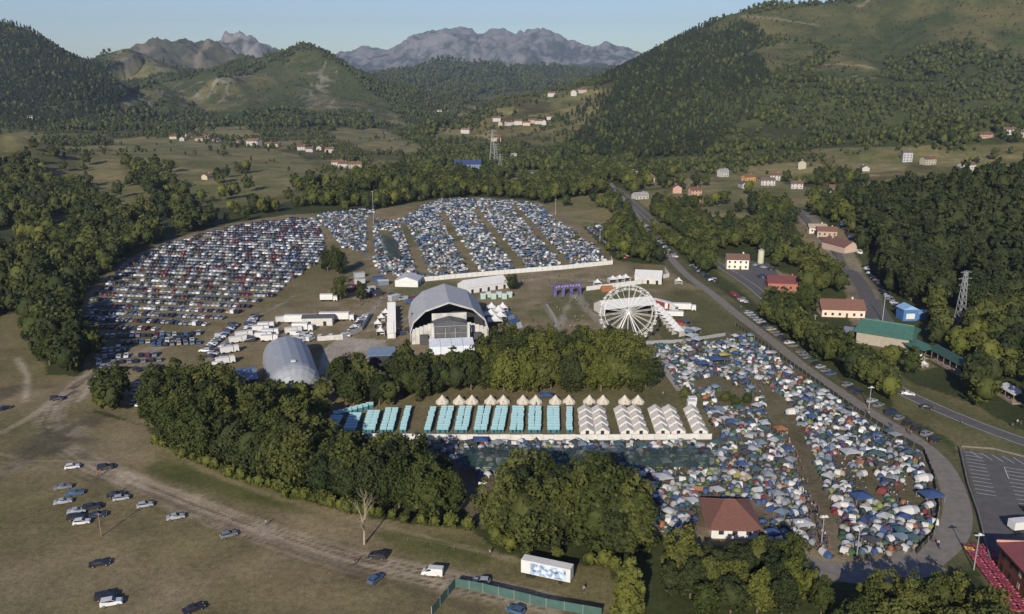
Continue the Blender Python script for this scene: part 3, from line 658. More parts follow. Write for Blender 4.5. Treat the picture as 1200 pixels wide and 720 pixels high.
SINGLES = [(396,322,17,'broad','big round tree beside the upper car park and festival gate'),(384,318,14,'dark','dark tree beside the upper car park and festival gate'),(399,352,13,'broad','bushy tree beside the long white trailers'),(424,352,11,'dark','small tree right of the long white trailers'),
 (600,340,9,'dark','round tree right of the long white marquee'),(676,282,6,'bush','round bush at the end of the back camp lane'),(735,738,15,'cone','pointed bright green conifer standing alone near the white trailer'),(802,466,5,'bush','round clipped bush beside the camp path'),
 (850,470,4.5,'bush','first of three low bushes among the tents, nearest the path'),(862,474,4.2,'bush','middle of three low bushes among the tents'),(875,472,4.2,'bush','last of three low bushes among the tents, farthest from the path'),(735,248,12,'broad','lone dark tree at the head of the curved lane')]
def scatter(poly, sp, seed):
    g = [P(a, b, 0.) for a, b in poly]; xs = [p.x for p in g]; ys = [p.y for p in g]; rg = np.random.default_rng(seed)
    X, Y = np.meshgrid(np.arange(min(xs), max(xs), sp), np.arange(min(ys), max(ys), sp*.9)); X = X+(np.arange(X.shape[0]) % 2)[:, None]*sp*.5
    X = (X+rg.uniform(-.33, .33, X.shape)*sp).ravel(); Y = (Y+rg.uniform(-.33, .33, Y.shape)*sp).ravel()
    m = inpoly(X, Y, [(p.x, p.y) for p in g]); return X[m], Y[m]
TREES = []      # x,y,z,h,kind,zone
for zi, (zn, poly, sp, h0, h1, kinds, ph) in enumerate(ZONES):
    X, Y = scatter(poly, sp, 300+zi); Z = hgt(X, Y); rg = random.Random(zi)
    d1 = polydist(X, Y, g_high)[0]; d2 = polydist(X, Y, g_rim)[0]; d3 = polydist(X, Y, g_v)[0]
    for x, y, z, a, b, c in zip(X, Y, Z, d1, d2, d3):
        if a < 5 or b < (9.2 if zn == 'verge' else 4.5 if zn == 'lanewood' else 8.5) or c < 7: continue
        TREES.append((x, y, z, rg.uniform(h0, h1), rg.choice(kinds), zn))
for a, b, h, k, lab in SINGLES:
    p = P(a, b); TREES.append((p.x, p.y, p.z, h, k, '='+lab))
def edge(pl, n, h0, h1, zn, kinds, seed):
    rg = random.Random(seed)
    for i in range(n):
        t = i/(n-1)*(len(pl)-1.001); a, c = pl[int(t)], pl[int(t)+1]; f = t % 1
        p = P(a[0]+(c[0]-a[0])*f+rg.uniform(-3, 3), a[1]+(c[1]-a[1])*f+rg.uniform(-2, 3), 0.); TREES.append((p.x, p.y, 0, rg.uniform(h0, h1), rg.choice(kinds), zn))
edge([(186,522),(228,545),(282,564),(342,586),(400,602),(450,610),(548,624)], 34, 3.5, 6, 'belt', ('bush','yellow'), 1)
edge([(575,636),(600,650),(660,660),(722,670)], 12, 3.5, 6, 'oak', ('bush','yellow'), 2)
# apparent size; the 300 that show largest become things
GUARD = [[(272,420),(303,420),(306,446),(284,448)],[(432,400),(463,402),(461,430),(436,432)],[(486,333),(562,333),(560,408),(500,410),(484,395)],[(310,396),(372,405),(368,446),(318,446)],[(845,290),(882,290),(884,318),(845,318)],[(896,314),(940,314),(940,340),(896,340)],
 [(956,345),(1010,345),(1012,374),(960,374)],[(1006,362),(1045,362),(1072,388),(1092,402),(1086,414),(1055,402),(1034,398),(1008,382)],[(1048,350),(1084,350),(1084,376),(1050,376)],[(1086,400),(1136,424),(1132,444),(1090,424)],[(1168,444),(1196,452),(1194,474),(1168,464)],
 [(930,258),(990,264),(1004,292),(1034,335),(1034,388),(1008,386),(1008,340),(985,302),(940,276)],[(1114,316),(1134,316),(1132,380),(1116,380)],[(820,584),(884,588),(880,626),(822,624)],[(385,478),(680,476),(680,508),(385,508)],[(608,646),(674,660),(672,690),(608,676)],[(884,300),(900,300),(900,318),(884,318)],[(830,315),(870,330),(895,355),(880,366),(850,345)]]
def guarded(x, y, z, h):
    r = False
    for k in (.15, .4, .65, .9):
        px, py = proj(np.asarray(x), np.asarray(y), np.asarray(z)+np.asarray(h)*k)
        for dx in (-5, 0, 5): r = r | in_any(px+dx, py, GUARD)
    return r
def shows(t):
    px, py = proj(t[0], t[1], t[2]+t[3]*.6); return -40 < px < 1240 and -20 < py < 770
TREES = [t for t in TREES if shows(t) and not guarded(t[0], t[1], t[2], t[3])]
TREES.sort(key=lambda t: (0 if t[5][0] == '=' else 1, -t[3]/math.hypot(t[0], t[1])))
print('near trees', len(TREES))
NT = 300; MAINT = TREES[:NT]; REST = TREES[NT:]
KW = {'cone': 'pointed green tree', 'broad': 'broad green tree', 'dark': 'dark green tree', 'yellow': 'yellowish green tree', 'conifer': 'pointed dark conifer', 'bush': 'low rounded tree'}
NM = {'cone': 'conifer_tree', 'broad': 'broadleaf_tree', 'dark': 'broadleaf_tree', 'yellow': 'broadleaf_tree', 'conifer': 'conifer_tree', 'bush': 'bushy_tree'}
byz = {}
for t in MAINT: byz.setdefault((t[5], t[4]), []).append(t)
PH = {z[0]: z[6] for z in ZONES}
for (z, k), L_ in byz.items():
    L_.sort(key=lambda t: proj(t[0], t[1], t[2])[0])
    for i, t in enumerate(L_):
        lab = z[1:] if z[0] == '=' else f'{ordw(i+1)} {KW[k]} from the left {PH[z]}'
        rg = random.Random(int(t[0]*37+t[1]*11)); s = t[3]/14.6
        cv = NEARC[k]; o = empty(NM[k], (t[0], t[1], t[2]), rg.uniform(0, 6.28), lab, 'bush' if k == 'bush' and t[3] < 7 else 'tree', None if z[0] == '=' else 'trees '+PH[z])
        o.scale = (s*rg.uniform(.9, 1.15), s*rg.uniform(.9, 1.15), s)
        link('crown', rg.choice(cv), o); link('trunk', (TRUNKC if k == 'conifer' else TRUNK)[rg.randrange(1 if k == 'conifer' else 4)], o)
KI = {'cone': (5,), 'broad': (0, 1, 2), 'dark': (3, 4), 'yellow': (5,), 'conifer': (6, 7), 'bush': (0, 5)}
wood_pts = [(t[0], t[1], t[2], t[3]/14.5, random.random()*6.28, random.choice(KI[t[4]])) for t in REST]
def conif(px, py): return in_any(px, py, [[(650,150),(700,100),(760,60),(830,26),(880,26),(895,60),(905,110),(860,150),(820,190),(700,190)],[(-80,10),(40,10),(130,90),(150,130),(60,150),(-80,140)],[(985,235),(1260,225),(1260,360),(1120,370),(1040,350)]])
# ---------------- the woods of valley and hills ----------------
def hill_scatter(x0, x1, y0, y1, sp, seed):
    rg = np.random.default_rng(seed); X, Y = np.meshgrid(np.arange(x0, x1, sp), np.arange(y0, y1, sp))
    X = (X+rg.uniform(-.45, .45, X.shape)*sp).ravel(); Y = (Y+rg.uniform(-.45, .45, Y.shape)*sp).ravel(); Z = hgt(X, Y); px, py = proj(X, Y, Z)
    m = (px > -70) & (px < 1270) & (py < 480) & (py > -75)
    X, Y, Z, px, py = X[m], Y[m], Z[m], px[m], py[m]
    wx = (fbm(X, Y, 60, 2, 61)-.5)*22; wy = (fbm(X, Y, 60, 2, 62)-.5)*8; qx, qy = px+wx, py+wy
    mead = in_any(qx, qy, MEADOWS) & (Y > 620); heath = in_any(qx, qy, HEATH) & (Y > 1100); flat = in_any(px, py, FLAT) & (Y < 1000)
    cl = in_any(qx, qy, CLUMPS)
    dens = np.ones(len(X)); n = fbm(X, Y, 45, 3, 63); u = rg.random(len(X))
    dens = np.where(fbm(X, Y, 170, 3, 64) < .46, np.clip((n-.42)*4, 0, 1), dens)*np.where(Y < 2000, .93, 1)
    hd = np.clip((n-.50)*2.2, 0, .5)+.16; dens = np.where(heath & ~cl, hd, dens)
    past = in_any(qx, qy, PASTORAL) & (Y > 560); dens = np.where(past, np.clip((n-.44)*6, 0, 1)*.9+.03, dens)
    dens = np.where(mead, np.clip((n-.66)*4, 0, .8)+.01, dens); dens = np.where(flat, 0, dens)
    dens = np.where(conif(px, py) & ~mead & ~flat & ~past, np.maximum(dens, .9), dens)
    for g, w in ((g_rim, 9), (g_high, 9), (g_v, 8)): dens = np.where(polydist(X, Y, g)[0] < w, 0, dens)
    for z in ZONES:
        dens = np.where(inpoly(px, py, z[1]), 0, dens)
    for hx, hy, r in CLEAR: dens = np.where((np.abs(X-hx) < r*.8) & (Y < hy+r) & (Y > hy-r*2.0), 0, dens)
    dens = np.where(guarded(X, Y, Z, np.full(len(X), 13.)), 0, dens); k = u < dens; return X[k], Y[k], Z[k], px[k], py[k], heath[k], (past | mead)[k]
S1 = hill_scatter(-900, 900, 300, 1000, 8.0, 401)
S2 = hill_scatter(-1700, 1900, 1000, 1700, 9.0, 402)
S3 = hill_scatter(-2300, 2600, 1700, 3300, 9.6, 403)
S4 = hill_scatter(-2600, 2600, 3300, 5400, 24.0, 404)
rg = np.random.default_rng(9)
for t in zip(*S1[:5]):
    c = conif(np.array([t[3]]), np.array([t[4]]))[0]
    k = rg.choice([6, 7, 3, 4]) if c else rg.choice([0, 1, 2, 3, 4, 0, 1, 5]); hh = rg.uniform(8, 18)*(1.15 if c else 1)*(.55 if rg.random() < .25 else 1)
    wood_pts.append((t[0], t[1], t[2]-.3, hh/14.5, rg.uniform(0, 6.28), k))
wood('nearer_woods', MIDP, wood_pts, 'broadleaf and conifer woods around the festival ground', 'woods')
far_pts = []
for S, lo, hi, big in ((S2, 9, 16, 1), (S3, 10, 18, 1), (S4, 16, 30, 1)):
    X, Y, Z, px, py, he, pa = S; c = conif(px, py); u = rg.random(len(X)); hh = (lo+(hi-lo)*np.clip(fbm(X, Y, 130, 3, 88)*2-.5, 0, 1))*rg.uniform(.75, 1.25, len(X))*np.where(he, rg.uniform(.12, .5, len(X)), 1)*np.where(pa, .62, 1)*np.where((rg.random(len(X)) < .3) & ~c, .6, 1)
    k = np.where(c, np.where(u < .8, 3+(u*100).astype(int) % 2, 0), np.where(u < .93, (u*100).astype(int) % 3, 3))
    far_pts += list(zip(X, Y, Z-.4, hh/14.5, rg.uniform(0, 6.28, len(X)), k))
print('woods', len(wood_pts), 'far', len(far_pts))
wood('hillside_forest', FARP, far_pts, 'dense forest covering valley floor and surrounding hills', 'forest')
# ---------------- materials of built things ----------------
M_paintcar = mat('car_paint', source='object', rough=.32, spec=.5, noise_amt=.05, noise_scale=.8)
M_glass = mat('car_glass', (.018,.022,.028), .12, spec=.7); M_tyre = mat('tyre_rubber', (.018,.018,.018), .9); M_hub = mat('wheel_metal', (.35,.35,.36), .4, metal=.6)
M_lamp = mat('headlight_glass', (.6,.62,.62), .2); M_tail = mat('tail_light', (.30,.02,.02), .3)
M_cloth = mat('tent_cloth', source='object', rough=.75, noise_amt=.10, noise_scale=1.2, bump=.25, bscale=2)
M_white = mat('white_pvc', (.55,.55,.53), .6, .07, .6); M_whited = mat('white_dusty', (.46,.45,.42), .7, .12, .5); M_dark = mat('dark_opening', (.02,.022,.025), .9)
M_steel = mat('grey_steel', (.30,.31,.32), .5, .08, 2, metal=.3); M_black = mat('black_cloth', (.03,.032,.036), .85, .1, 1)
M_attr = mat('painted_by_face', source='attr', rough=.55, noise_amt=.10, noise_scale=1.5)
M_wood = mat('weathered_wood', (.20,.14,.09), .9, .2, 2)
M_net = mat('green_shade_net', (.030,.068,.058), .9, .3, .35)
_n = M_net.node_tree; _t = _n.nodes.new('ShaderNodeBsdfTransparent'); _m = _n.nodes.new('ShaderNodeMixShader'); _m.inputs[0].default_value = .42
_n.links.new(_n.nodes['Principled BSDF'].outputs[0], _m.inputs[1]); _n.links.new(_t.outputs[0], _m.inputs[2]); _n.links.new(_m.outputs[0], _n.nodes['Material Output'].inputs['Surface'])
# ---------------- cars ----------------
def car_meshes(kind, rg):
    """body, glass, wheel, lamp meshes of a car standing along x, 4.3 m long"""
    if kind == 'hatch': L, W, prof, gl = 4.1, 1.75, [(-2.05,.35),(-2.05,.85),(-1.85,1.0),(-1.55,1.45),(.15,1.48),(.85,.98),(1.85,.85),(2.05,.65),(2.05,.35)], [(-1.74,1.02),(-1.48,1.40),(.12,1.43),(.78,.98)]
    elif kind == 'sedan': L, W, prof, gl = 4.5, 1.78, [(-2.25,.35),(-2.25,.9),(-1.5,.98),(-.95,1.40),(.2,1.42),(.95,.96),(2.0,.84),(2.25,.62),(2.25,.35)], [(-1.38,1.0),(-.9,1.36),(.17,1.38),(.86,.97)]
    elif kind == 'suv': L, W, prof, gl = 4.5, 1.85, [(-2.25,.4),(-2.25,1.05),(-2.05,1.65),(.2,1.68),(.95,1.15),(1.95,1.02),(2.25,.8),(2.25,.4)], [(-2.1,1.12),(-1.95,1.58),(.17,1.61),(.85,1.16)]
    else: L, W, prof, gl = 5.0, 1.95, [(-2.5,.4),(-2.5,2.05),(-2.35,2.12),(.95,2.12),(1.75,1.25),(2.35,1.05),(2.5,.8),(2.5,.4)], [(.2,1.3),(.2,1.9),(.93,1.98),(1.62,1.27)]
    b = MB(); b.use(M_paintcar)
    n = len(prof); hw = W/2
    def sec(y, k):   # tumblehome: the greenhouse narrows
        return [(x, y*(1 if z < 1.0 else 1-.14*k), z) for x, z in prof]
    vs = sec(-hw, 1)+sec(-hw*.0, 0)[:0]+sec(hw, 1)
    fs = [(i, (i+1) % n, n+(i+1) % n, n+i) for i in range(n)]+[tuple(range(n))[::-1], tuple(range(n, 2*n))]
    b.add(vs, fs); body = b.mesh('body'); 
    g = MB().use(M_glass); k = 1-.14+.012; m = len(gl)
    for s in (-1, 1):
        vs = []
        for x, z in gl: vs.append((x, s*hw*((1.0 if z < 1.0 else .86)+.012)+0, z))
        vs = [(x, s*(hw*(.86)+.02) if z > 1.2 else s*(hw*(.86 if z >= 1 else 1)+.02), z) for x, z in gl]
        g.add(vs+[(x, y-s*.03, z) for x, y, z in vs], [tuple(range(m)) if s > 0 else tuple(range(m))[::-1]]+[(i, (i+1) % m, m+(i+1) % m, m+i) for i in range(m)])
    # windscreen and rear screen stand a little proud of the body
    def screen(p, q, w):
        (x0, z0), (x1, z1) = p, q; dx, dz = x1-x0, z1-z0; l = math.hypot(dx, dz); ox, oz = -dz/l, dx/l
        if oz < 0: ox, oz = -ox, -oz
        a = .06; x0, z0, x1, z1 = x0+dx*a, z0+dz*a, x1-dx*a, z1-dz*a
        g.add([(x0+ox*.015, -w, z0+oz*.015), (x0+ox*.015, w, z0+oz*.015), (x1+ox*.015, w*.97, z1+oz*.015), (x1+ox*.015, -w*.97, z1+oz*.015)], [(0,1,2,3)])
    top = [i for i in range(n) if prof[i][1] > 1.3]; 
    f = max(top); screen(prof[f], prof[f+1], hw*.80); r = min(top)
    if kind != 'van': screen(prof[r-1], prof[r], hw*.78)
    glass = g.mesh('windows')
    wm = MB().use(M_tyre); wm.tube((0,-.11,0), (0,.11,0), .32, .32, 12); tyre = wm.mesh('tyre')
    hm = MB().use(M_hub); hm.tube((0,-.122,0), (0,.122,0), .18, .18, 8); hub = hm.mesh('rim')
    lm = MB().use(M_lamp); lm.box(0, 0, -.08, .06, .34, .16); lamp = lm.mesh('headlight'); tm = MB().use(M_tail); tm.box(0, 0, -.1, .05, .3, .2); tail = tm.mesh('tail_light')
    # one-piece version for small ones
    o = MB(); o.use(M_paintcar); o.add([tuple(v.co) for v in body.vertices], [tuple(p.vertices) for p in body.polygons])
    o.use(M_glass); o.add([tuple(v.co) for v in glass.vertices], [tuple(p.vertices) for p in glass.polygons])
    o.use(M_tyre)
    for x in (-L*.31, L*.31):
        for s in (-1, 1): o.tube((x, s*(hw-.17), .32), (x, s*(hw+.01), .32), .32, .32, 8)
    return dict(body=body, glass=glass, tyre=tyre, hub=hub, lamp=lamp, tail=tail, one=o.mesh('car'), L=L, W=W, prof=prof)
CARP = {k: car_meshes(k, random.Random(1)) for k in ('hatch', 'sedan', 'suv', 'van')}
CARCOL = {'white': (.52,.53,.52), 'silver': (.30,.32,.34), 'grey': (.16,.17,.18), 'black': (.02,.02,.023), 'dark blue': (.02,.033,.065), 'red': (.11,.018,.018), 'blue': (.05,.10,.18), 'beige': (.34,.30,.22), 'green': (.04,.09,.05)}
CNAME = {'hatch': 'hatchback_car', 'sedan': 'sedan_car', 'suv': 'estate_car', 'van': 'parked_van'}
CWORD = {'hatch': 'hatchback', 'sedan': 'sedan', 'suv': 'estate car', 'van': 'van'}
def full_car(kind, cname, p, rz, label, group, name=None):
    c = CARP[kind]; col = CARCOL[cname]
    o = empty(name or CNAME[kind], (p[0], p[1], p[2] if len(p) > 2 else 0), rz, label, 'van' if kind == 'van' else 'car', group)
    link('body', c['body'], o, col=col); link('windows', c['glass'], o)
    for x in (-c['L']*.31, c['L']*.31):
        for s in (-1, 1):
            wh = link('wheel', c['tyre'], o, (x, s*(c['W']/2-.08), .32)); link('rim', c['hub'], wh)
    for s in (-1, 1):
        link('headlight', c['lamp'], o, (c['L']/2-.01, s*c['W']*.34, .68)); link('tail_light', c['tail'], o, (-c['L']/2+.005, s*c['W']*.36, .82))
    return o
def small_car(kind, cname, p, rz, label, group, scale=1):
    o = link(CNAME[kind], CARP[kind]['one'], None, (p[0], p[1], p[2] if len(p) > 2 else 0), rz, CARCOL[cname]); o.scale = (scale,)*3
    return tagp(o, label, 'van' if kind == 'van' else 'car', group)
def low_car(kind):
    """a few faces, for the distant rows, coloured per face"""
    c = CARP[kind]; pr = c['prof']; n = len(pr); hw = c['W']/2
    V = [(x, -hw*(1 if z < 1 else .86), z if z > .5 else .12) for x, z in pr]+[(x, hw*(1 if z < 1 else .86), z if z > .5 else .12) for x, z in pr]
    Fc = [(i, (i+1) % n, n+(i+1) % n, n+i) for i in range(n-1)]+[tuple(range(n))[::-1], tuple(range(n, 2*n))]; mi = [0]*len(Fc)
    top = [i for i in range(n) if pr[i][1] > 1.3]; mi[max(top)] = 1
    if kind != 'van': mi[min(top)-1] = 1
    # side windows proud of the body
    for s in (-1, 1):
        a, b_ = min(top), max(top); q = [(pr[a-1 if kind != 'van' else a][0]+.25, 1.02), (pr[a][0]+.12, pr[a][1]-.09), (pr[b_][0]-.05, pr[b_][1]-.09), (pr[b_+1][0]-.2, 1.04)]
        if kind == 'van': q[0] = (.2, 1.2); q[1] = (.2, 1.9)
        o = len(V); V += [(x, s*(hw*.86+.03), z) for x, z in q]; Fc.append((o, o+1, o+2, o+3) if s < 0 else (o+3, o+2, o+1, o)); mi.append(1)
    return np.array(V, float), Fc, mi
# ---------------- tents ----------------
def dome_tent(n=8, m=3, bulge=1.0):
    """pole dome with seams and a dark doorway"""
    V = []; Fc = []; mi = []
    for j in range(m):
        t = j/m*math.pi/2*.98
        for i in range(n):
            a = 2*math.pi*i/n; k = 1+.10*math.cos(4*a); V.append((math.cos(a)*math.cos(t)**.8*k, math.sin(a)*math.cos(t)**.8*k, math.sin(t)))
    V.append((0, 0, 1)); 
    for j in range(m-1):
        for i in range(n): Fc.append((j*n+i, j*n+(i+1) % n, (j+1)*n+(i+1) % n, (j+1)*n+i)); mi.append(0 if (i+j) % n != 6 or j else 1)
    for i in range(n): Fc.append(((m-1)*n+i, (m-1)*n+(i+1) % n, m*n)); mi.append(0)
    return np.array(V, float), Fc, mi
def tunnel_tent(n=6):
    V = []; Fc = []; mi = []; secs = ((-1, .45), (-.75, .85), (.2, 1), (.8, .82), (1, .3))
    for x, k in secs:
        for i in range(n+1):
            a = math.pi*i/n; V.append((x, math.cos(a)*k, math.sin(a)*k))
    for j in range(len(secs)-1):
        for i in range(n): o = j*(n+1)+i; Fc.append((o, o+1, o+n+2, o+n+1)); mi.append(2 if j == 1 else 0)
    Fc.append(tuple(range(n+1))); mi.append(1); o = (len(secs)-1)*(n+1); Fc.append(tuple(range(o+n, o-1, -1))); mi.append(0)
    return np.array(V, float), Fc, mi
def ridge_tent():
    V = [(-1,-1,0),(1,-1,0),(1,1,0),(-1,1,0),(-.95,0,1),(.95,0,1),(-1,-.9,.2),(1,-.9,.2)]
    return np.array(V[:6], float), [(0,1,5,4),(2,3,4,5),(3,0,4),(1,2,5)], [0,0,0,1]
def gazebo():
    """open party tent: pyramid roof with valance on four posts"""
    V = [(0,0,1)]; Fc = []; mi = []
    for z in (.72, .62):
        for x, y in ((-1,-1),(1,-1),(1,1),(-1,1)): V.append((x, y, z))
    for i in range(4): Fc.append((0, 1+i, 1+(i+1) % 4)); mi.append(0); Fc.append((1+i, 5+i, 5+(i+1) % 4, 1+(i+1) % 4)); mi.append(0)
    for x, y in ((-.97,-.97),(.97,-.97),(.97,.97),(-.97,.97)):
        o = len(V); r = .02
        for z in (0, .7):
            V += [(x-r,y-r,z),(x+r,y-r,z),(x+r,y+r,z),(x-r,y+r,z)]
        Fc += [(o,o+1,o+5,o+4),(o+1,o+2,o+6,o+5),(o+2,o+3,o+7,o+6),(o+3,o,o+4,o+7)]; mi += [3]*4
    return np.array(V, float), Fc, mi
TENTP = {'dome': dome_tent(), 'tunnel': tunnel_tent(), 'ridge': ridge_tent(), 'gazebo': gazebo()}
TSIZE = {'dome': ((.8, 1.25), (.75, 1.12), (.9, 1.3)), 'tunnel': ((1.5, 2.2), (.9, 1.3), (1.05, 1.5)), 'ridge': ((1.1, 1.7), (.9, 1.3), (1.0, 1.4)), 'gazebo': ((1.4, 1.6), (1.4, 1.6), (2.5, 2.8))}
TCOL = {'white': (.46,.49,.51), 'pale grey': (.27,.30,.32), 'light blue': (.17,.25,.34), 'blue': (.035,.095,.27), 'green': (.055,.13,.05), 'dark green': (.03,.065,.045), 'lime': (.24,.30,.06), 'orange': (.42,.14,.04), 'red': (.24,.03,.03), 'teal': (.05,.13,.15), 'beige': (.42,.34,.23), 'brown': (.12,.085,.055), 'dark grey': (.07,.075,.085), 'yellow': (.42,.35,.08), 'purple': (.10,.06,.13)}
def _mute(v): g = sum(v)/3; return tuple((c*.82+g*.18)*.64 for c in v)
TCOL = {k: _mute(v) for k, v in TCOL.items()}
TMATS = {}
def tent_mesh(kind):
    V, Fc, mi = TENTP[kind]; b = MB(); b.v = [tuple(v) for v in V]; b.f = [tuple(f) for f in Fc]; b.mats = [M_cloth, M_dark, M_whited, M_steel]; b.m = list(mi); return b.mesh(kind+'_tent')
TM = {k: tent_mesh(k) for k in TENTP}
PAL_NEAR = ['white']*10+['pale grey']*15+['light blue']*12+['blue']*14+['green']*10+['dark green']*15+['teal']*8+['beige']*7+['dark grey']*13+['orange']*3+['red']*4+['lime']*3+['brown']*4+['yellow']*2+['purple']*2
PAL_FAR = ['white']*17+['pale grey']*18+['light blue']*18+['blue']*22+['green']*6+['dark green']*8+['teal']*5+['beige']*5+['dark grey']*6+['orange']*2+['red']*3+['brown']*2
PAL_CAR = ['white']*10+['silver']*16+['grey']*24+['black']*30+['dark blue']*10+['red']*7+['blue']*3+['beige']*3+['green']*2
# ---------------- generic built things ----------------
def house(hp, w, d, h, wall, roof, label, rz, name='house', cat='house', wins=True, roof_h=None):
    o = empty(name, (hp.x, hp.y, hp.z-.3), rz, label, cat)
    mw = mat('render_%d%d%d' % tuple(int(c*100) for c in wall), wall, .85, .08, .8); mr = mat('tiles_%d%d%d' % tuple(int(c*100) for c in roof), roof, .85, .16, 1.6)
    rh = roof_h or d*.28
    b = MB().use(mw); b.box(0, 0, -1, w, d, h+1); b.add([(-w/2,-d/2,h),(-w/2,d/2,h),(-w/2,0,h+rh),(w/2,-d/2,h),(w/2,d/2,h),(w/2,0,h+rh)], [(0,2,1),(3,4,5),(0,3,5,2),(1,2,5,4)]); part(b, 'wall', o)
    e = .55; t = .22; b = MB().use(mr)
    sl = rh/(d/2)
    for s in (-1, 1):
        y1 = s*(d/2+e); z1 = h-e*sl+.05; z2 = h+rh+.05
        b.add([(-w/2-e,y1,z1),(w/2+e,y1,z1),(w/2+e,0,z2),(-w/2-e,0,z2),(-w/2-e,y1,z1+t),(w/2+e,y1,z1+t),(w/2+e,0,z2+t),(-w/2-e,0,z2+t)], [(0,1,2,3),(4,5,6,7),(0,1,5,4),(2,3,7,6),(0,3,7,4),(1,2,6,5)])
    r = part(b, 'roof', o); b = MB().use(mw); b.box(w*.28, d*.12, h+rh*.5, .8, .8, rh*.5+1.0); part(b, 'chimney', r)
    if wins:
        mg = mat('house_glass', (.03,.035,.045), .2); n = max(2, int(w/3.2)); st = max(1, int(h/2.9))
        for k in range(st):
            for i in range(n):
                x = -w/2+w*(i+.5)/n; b = MB().use(mg)
                if k == 0 and i == n//2: b.use(mat('house_door', (.10,.06,.04), .7)).box(x, -d/2-.02, 0.3, 1.1, .1, 2.1); part(b, 'door', o)
                else: b.box(x, -d/2-.02, k*2.9+1.2, 1.1, .1, 1.3); part(b, 'window', o)
    return o
def marquee(p, w, d, eave, ridge_h, rz, label, roofm, wallm, name='marquee', cat='marquee', open_front=False, bays=0):
    """ridge runs along local x"""
    o = empty(name, (p[0], p[1], 0), rz, label, cat)
    b = MB().use(wallm); b.box(0, d/2-.1, 0, w, .12, eave); 
    if not open_front: b.box(0, -d/2+.1, 0, w, .12, eave)
    for s in (-1, 1):
        x = s*(w/2-.06); b.add([(x-.05,-d/2+.17,0),(x-.05,d/2-.17,0),(x-.05,d/2-.17,eave),(x-.05,0,ridge_h-.1),(x-.05,-d/2+.17,eave),(x+.05,-d/2+.17,0),(x+.05,d/2-.17,0),(x+.05,d/2-.17,eave),(x+.05,0,ridge_h-.1),(x+.05,-d/2+.17,eave)], [(0,1,2,3,4),(9,8,7,6,5)]+[(i,(i+1)%5,5+(i+1)%5,5+i) for i in range(5)])
    part(b, 'side_wall', o)
    b = MB().use(roofm); n = max(1, bays)
    for i in range(n):
        x0 = -w/2-.2+(w+.4)*i/n; x1 = -w/2-.2+(w+.4)*(i+1)/n-.06
        for s in (-1, 1): b.add([(x0,s*(d/2+.2),eave),(x1,s*(d/2+.2),eave),(x1,0,ridge_h),(x0,0,ridge_h),(x0,s*(d/2+.2),eave+.1),(x1,s*(d/2+.2),eave+.1),(x1,0,ridge_h+.1),(x0,0,ridge_h+.1)], [(0,1,2,3),(4,5,6,7),(0,1,5,4),(0,3,7,4),(1,2,6,5)])
    part(b, 'roof', o)
    b = MB().use(M_dark)
    for i in range(max(1, int(w/5))): b.box(-w/2+w*(i+.5)/max(1, int(w/5)), -d/2-.02, 0, 1.4, .1, min(2.1, eave-.2))
    part(b, 'doorway' , o); return o
def pagoda(p, s, h, rz, label, m=None, group=None, name='pagoda_tent'):
    o = empty(name, (p[0], p[1], 0), rz, label, 'tent', group); b = MB().use(m or M_white); n = 4; r = s/2; V = []; Fc = []
    prof = ((1.0, .52), (.55, .66), (.22, .84), (.02, 1.0))
    for k, z in prof:
        for x, y in ((-1,-1),(1,-1),(1,1),(-1,1)): V.append((x*r*k, y*r*k, z*h))
    for j in range(3):
        for i in range(4): Fc.append((j*4+i, j*4+(i+1) % 4, j*4+4+(i+1) % 4, j*4+4+i))
    Fc.append((12,13,14,15)); b.add(V, Fc); part(b, 'roof', o)
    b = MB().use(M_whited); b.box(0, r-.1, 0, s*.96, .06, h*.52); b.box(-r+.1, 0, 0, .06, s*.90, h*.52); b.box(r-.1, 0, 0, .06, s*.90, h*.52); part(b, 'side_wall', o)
    for x in (-1, 1):
        b = MB().use(M_steel); b.box(x*(r-.05), -r+.05, 0, .1, .1, h*.52); part(b, 'post', o)
    return o
def wall_line(name, pts, h, m, label, cat='fence', thick=.12, post=True, zoff=0.0):
    o = empty(name, (pts[0][0], pts[0][1], 0), 0, label, cat); ox, oy = pts[0][0], pts[0][1]; b = MB().use(m); q = MB().use(M_steel)
    sp = []
    for (ax, ay), (bx, by) in zip([p[:2] for p in pts], [p[:2] for p in pts][1:]):
        L = math.hypot(bx-ax, by-ay); a = math.atan2(by-ay, bx-ax); n = max(1, round(L/3.5))
        for i in range(n):
            t = (i+.5)/n; b.box(ax+(bx-ax)*t-ox, ay+(by-ay)*t-oy, .05, L/n-.06, thick, h-.05+((i*7) % 3)*.05, a)
            t = i/n; q.box(ax+(bx-ax)*t-ox, ay+(by-ay)*t-oy, 0, .1, .1+thick*1.3, h+.1, a)
    pn = part(b, 'panel', o); 
    if post: part(q, 'post', o)
    return o
def ang(a, b): return math.atan2(b[1]-a[1], b[0]-a[0])
# ---------------- houses ----------------
for hp, h in zip(HPOS, HOUSES):
    rg = random.Random(h[0]*7+h[1]); rz = rg.uniform(-.45, .45)+(1.57 if rg.random() < .2 else 0)
    house(hp, *h[2:7], h[7], rz, wins=hp.y < 1500)
p = P(548, 198); house(p, 34, 26, 7, (.16,.2,.3), (.035,.06,.16), 'dark blue metal-roofed warehouse in the woods behind the back camp', .1, 'warehouse', 'warehouse', roof_h=4)
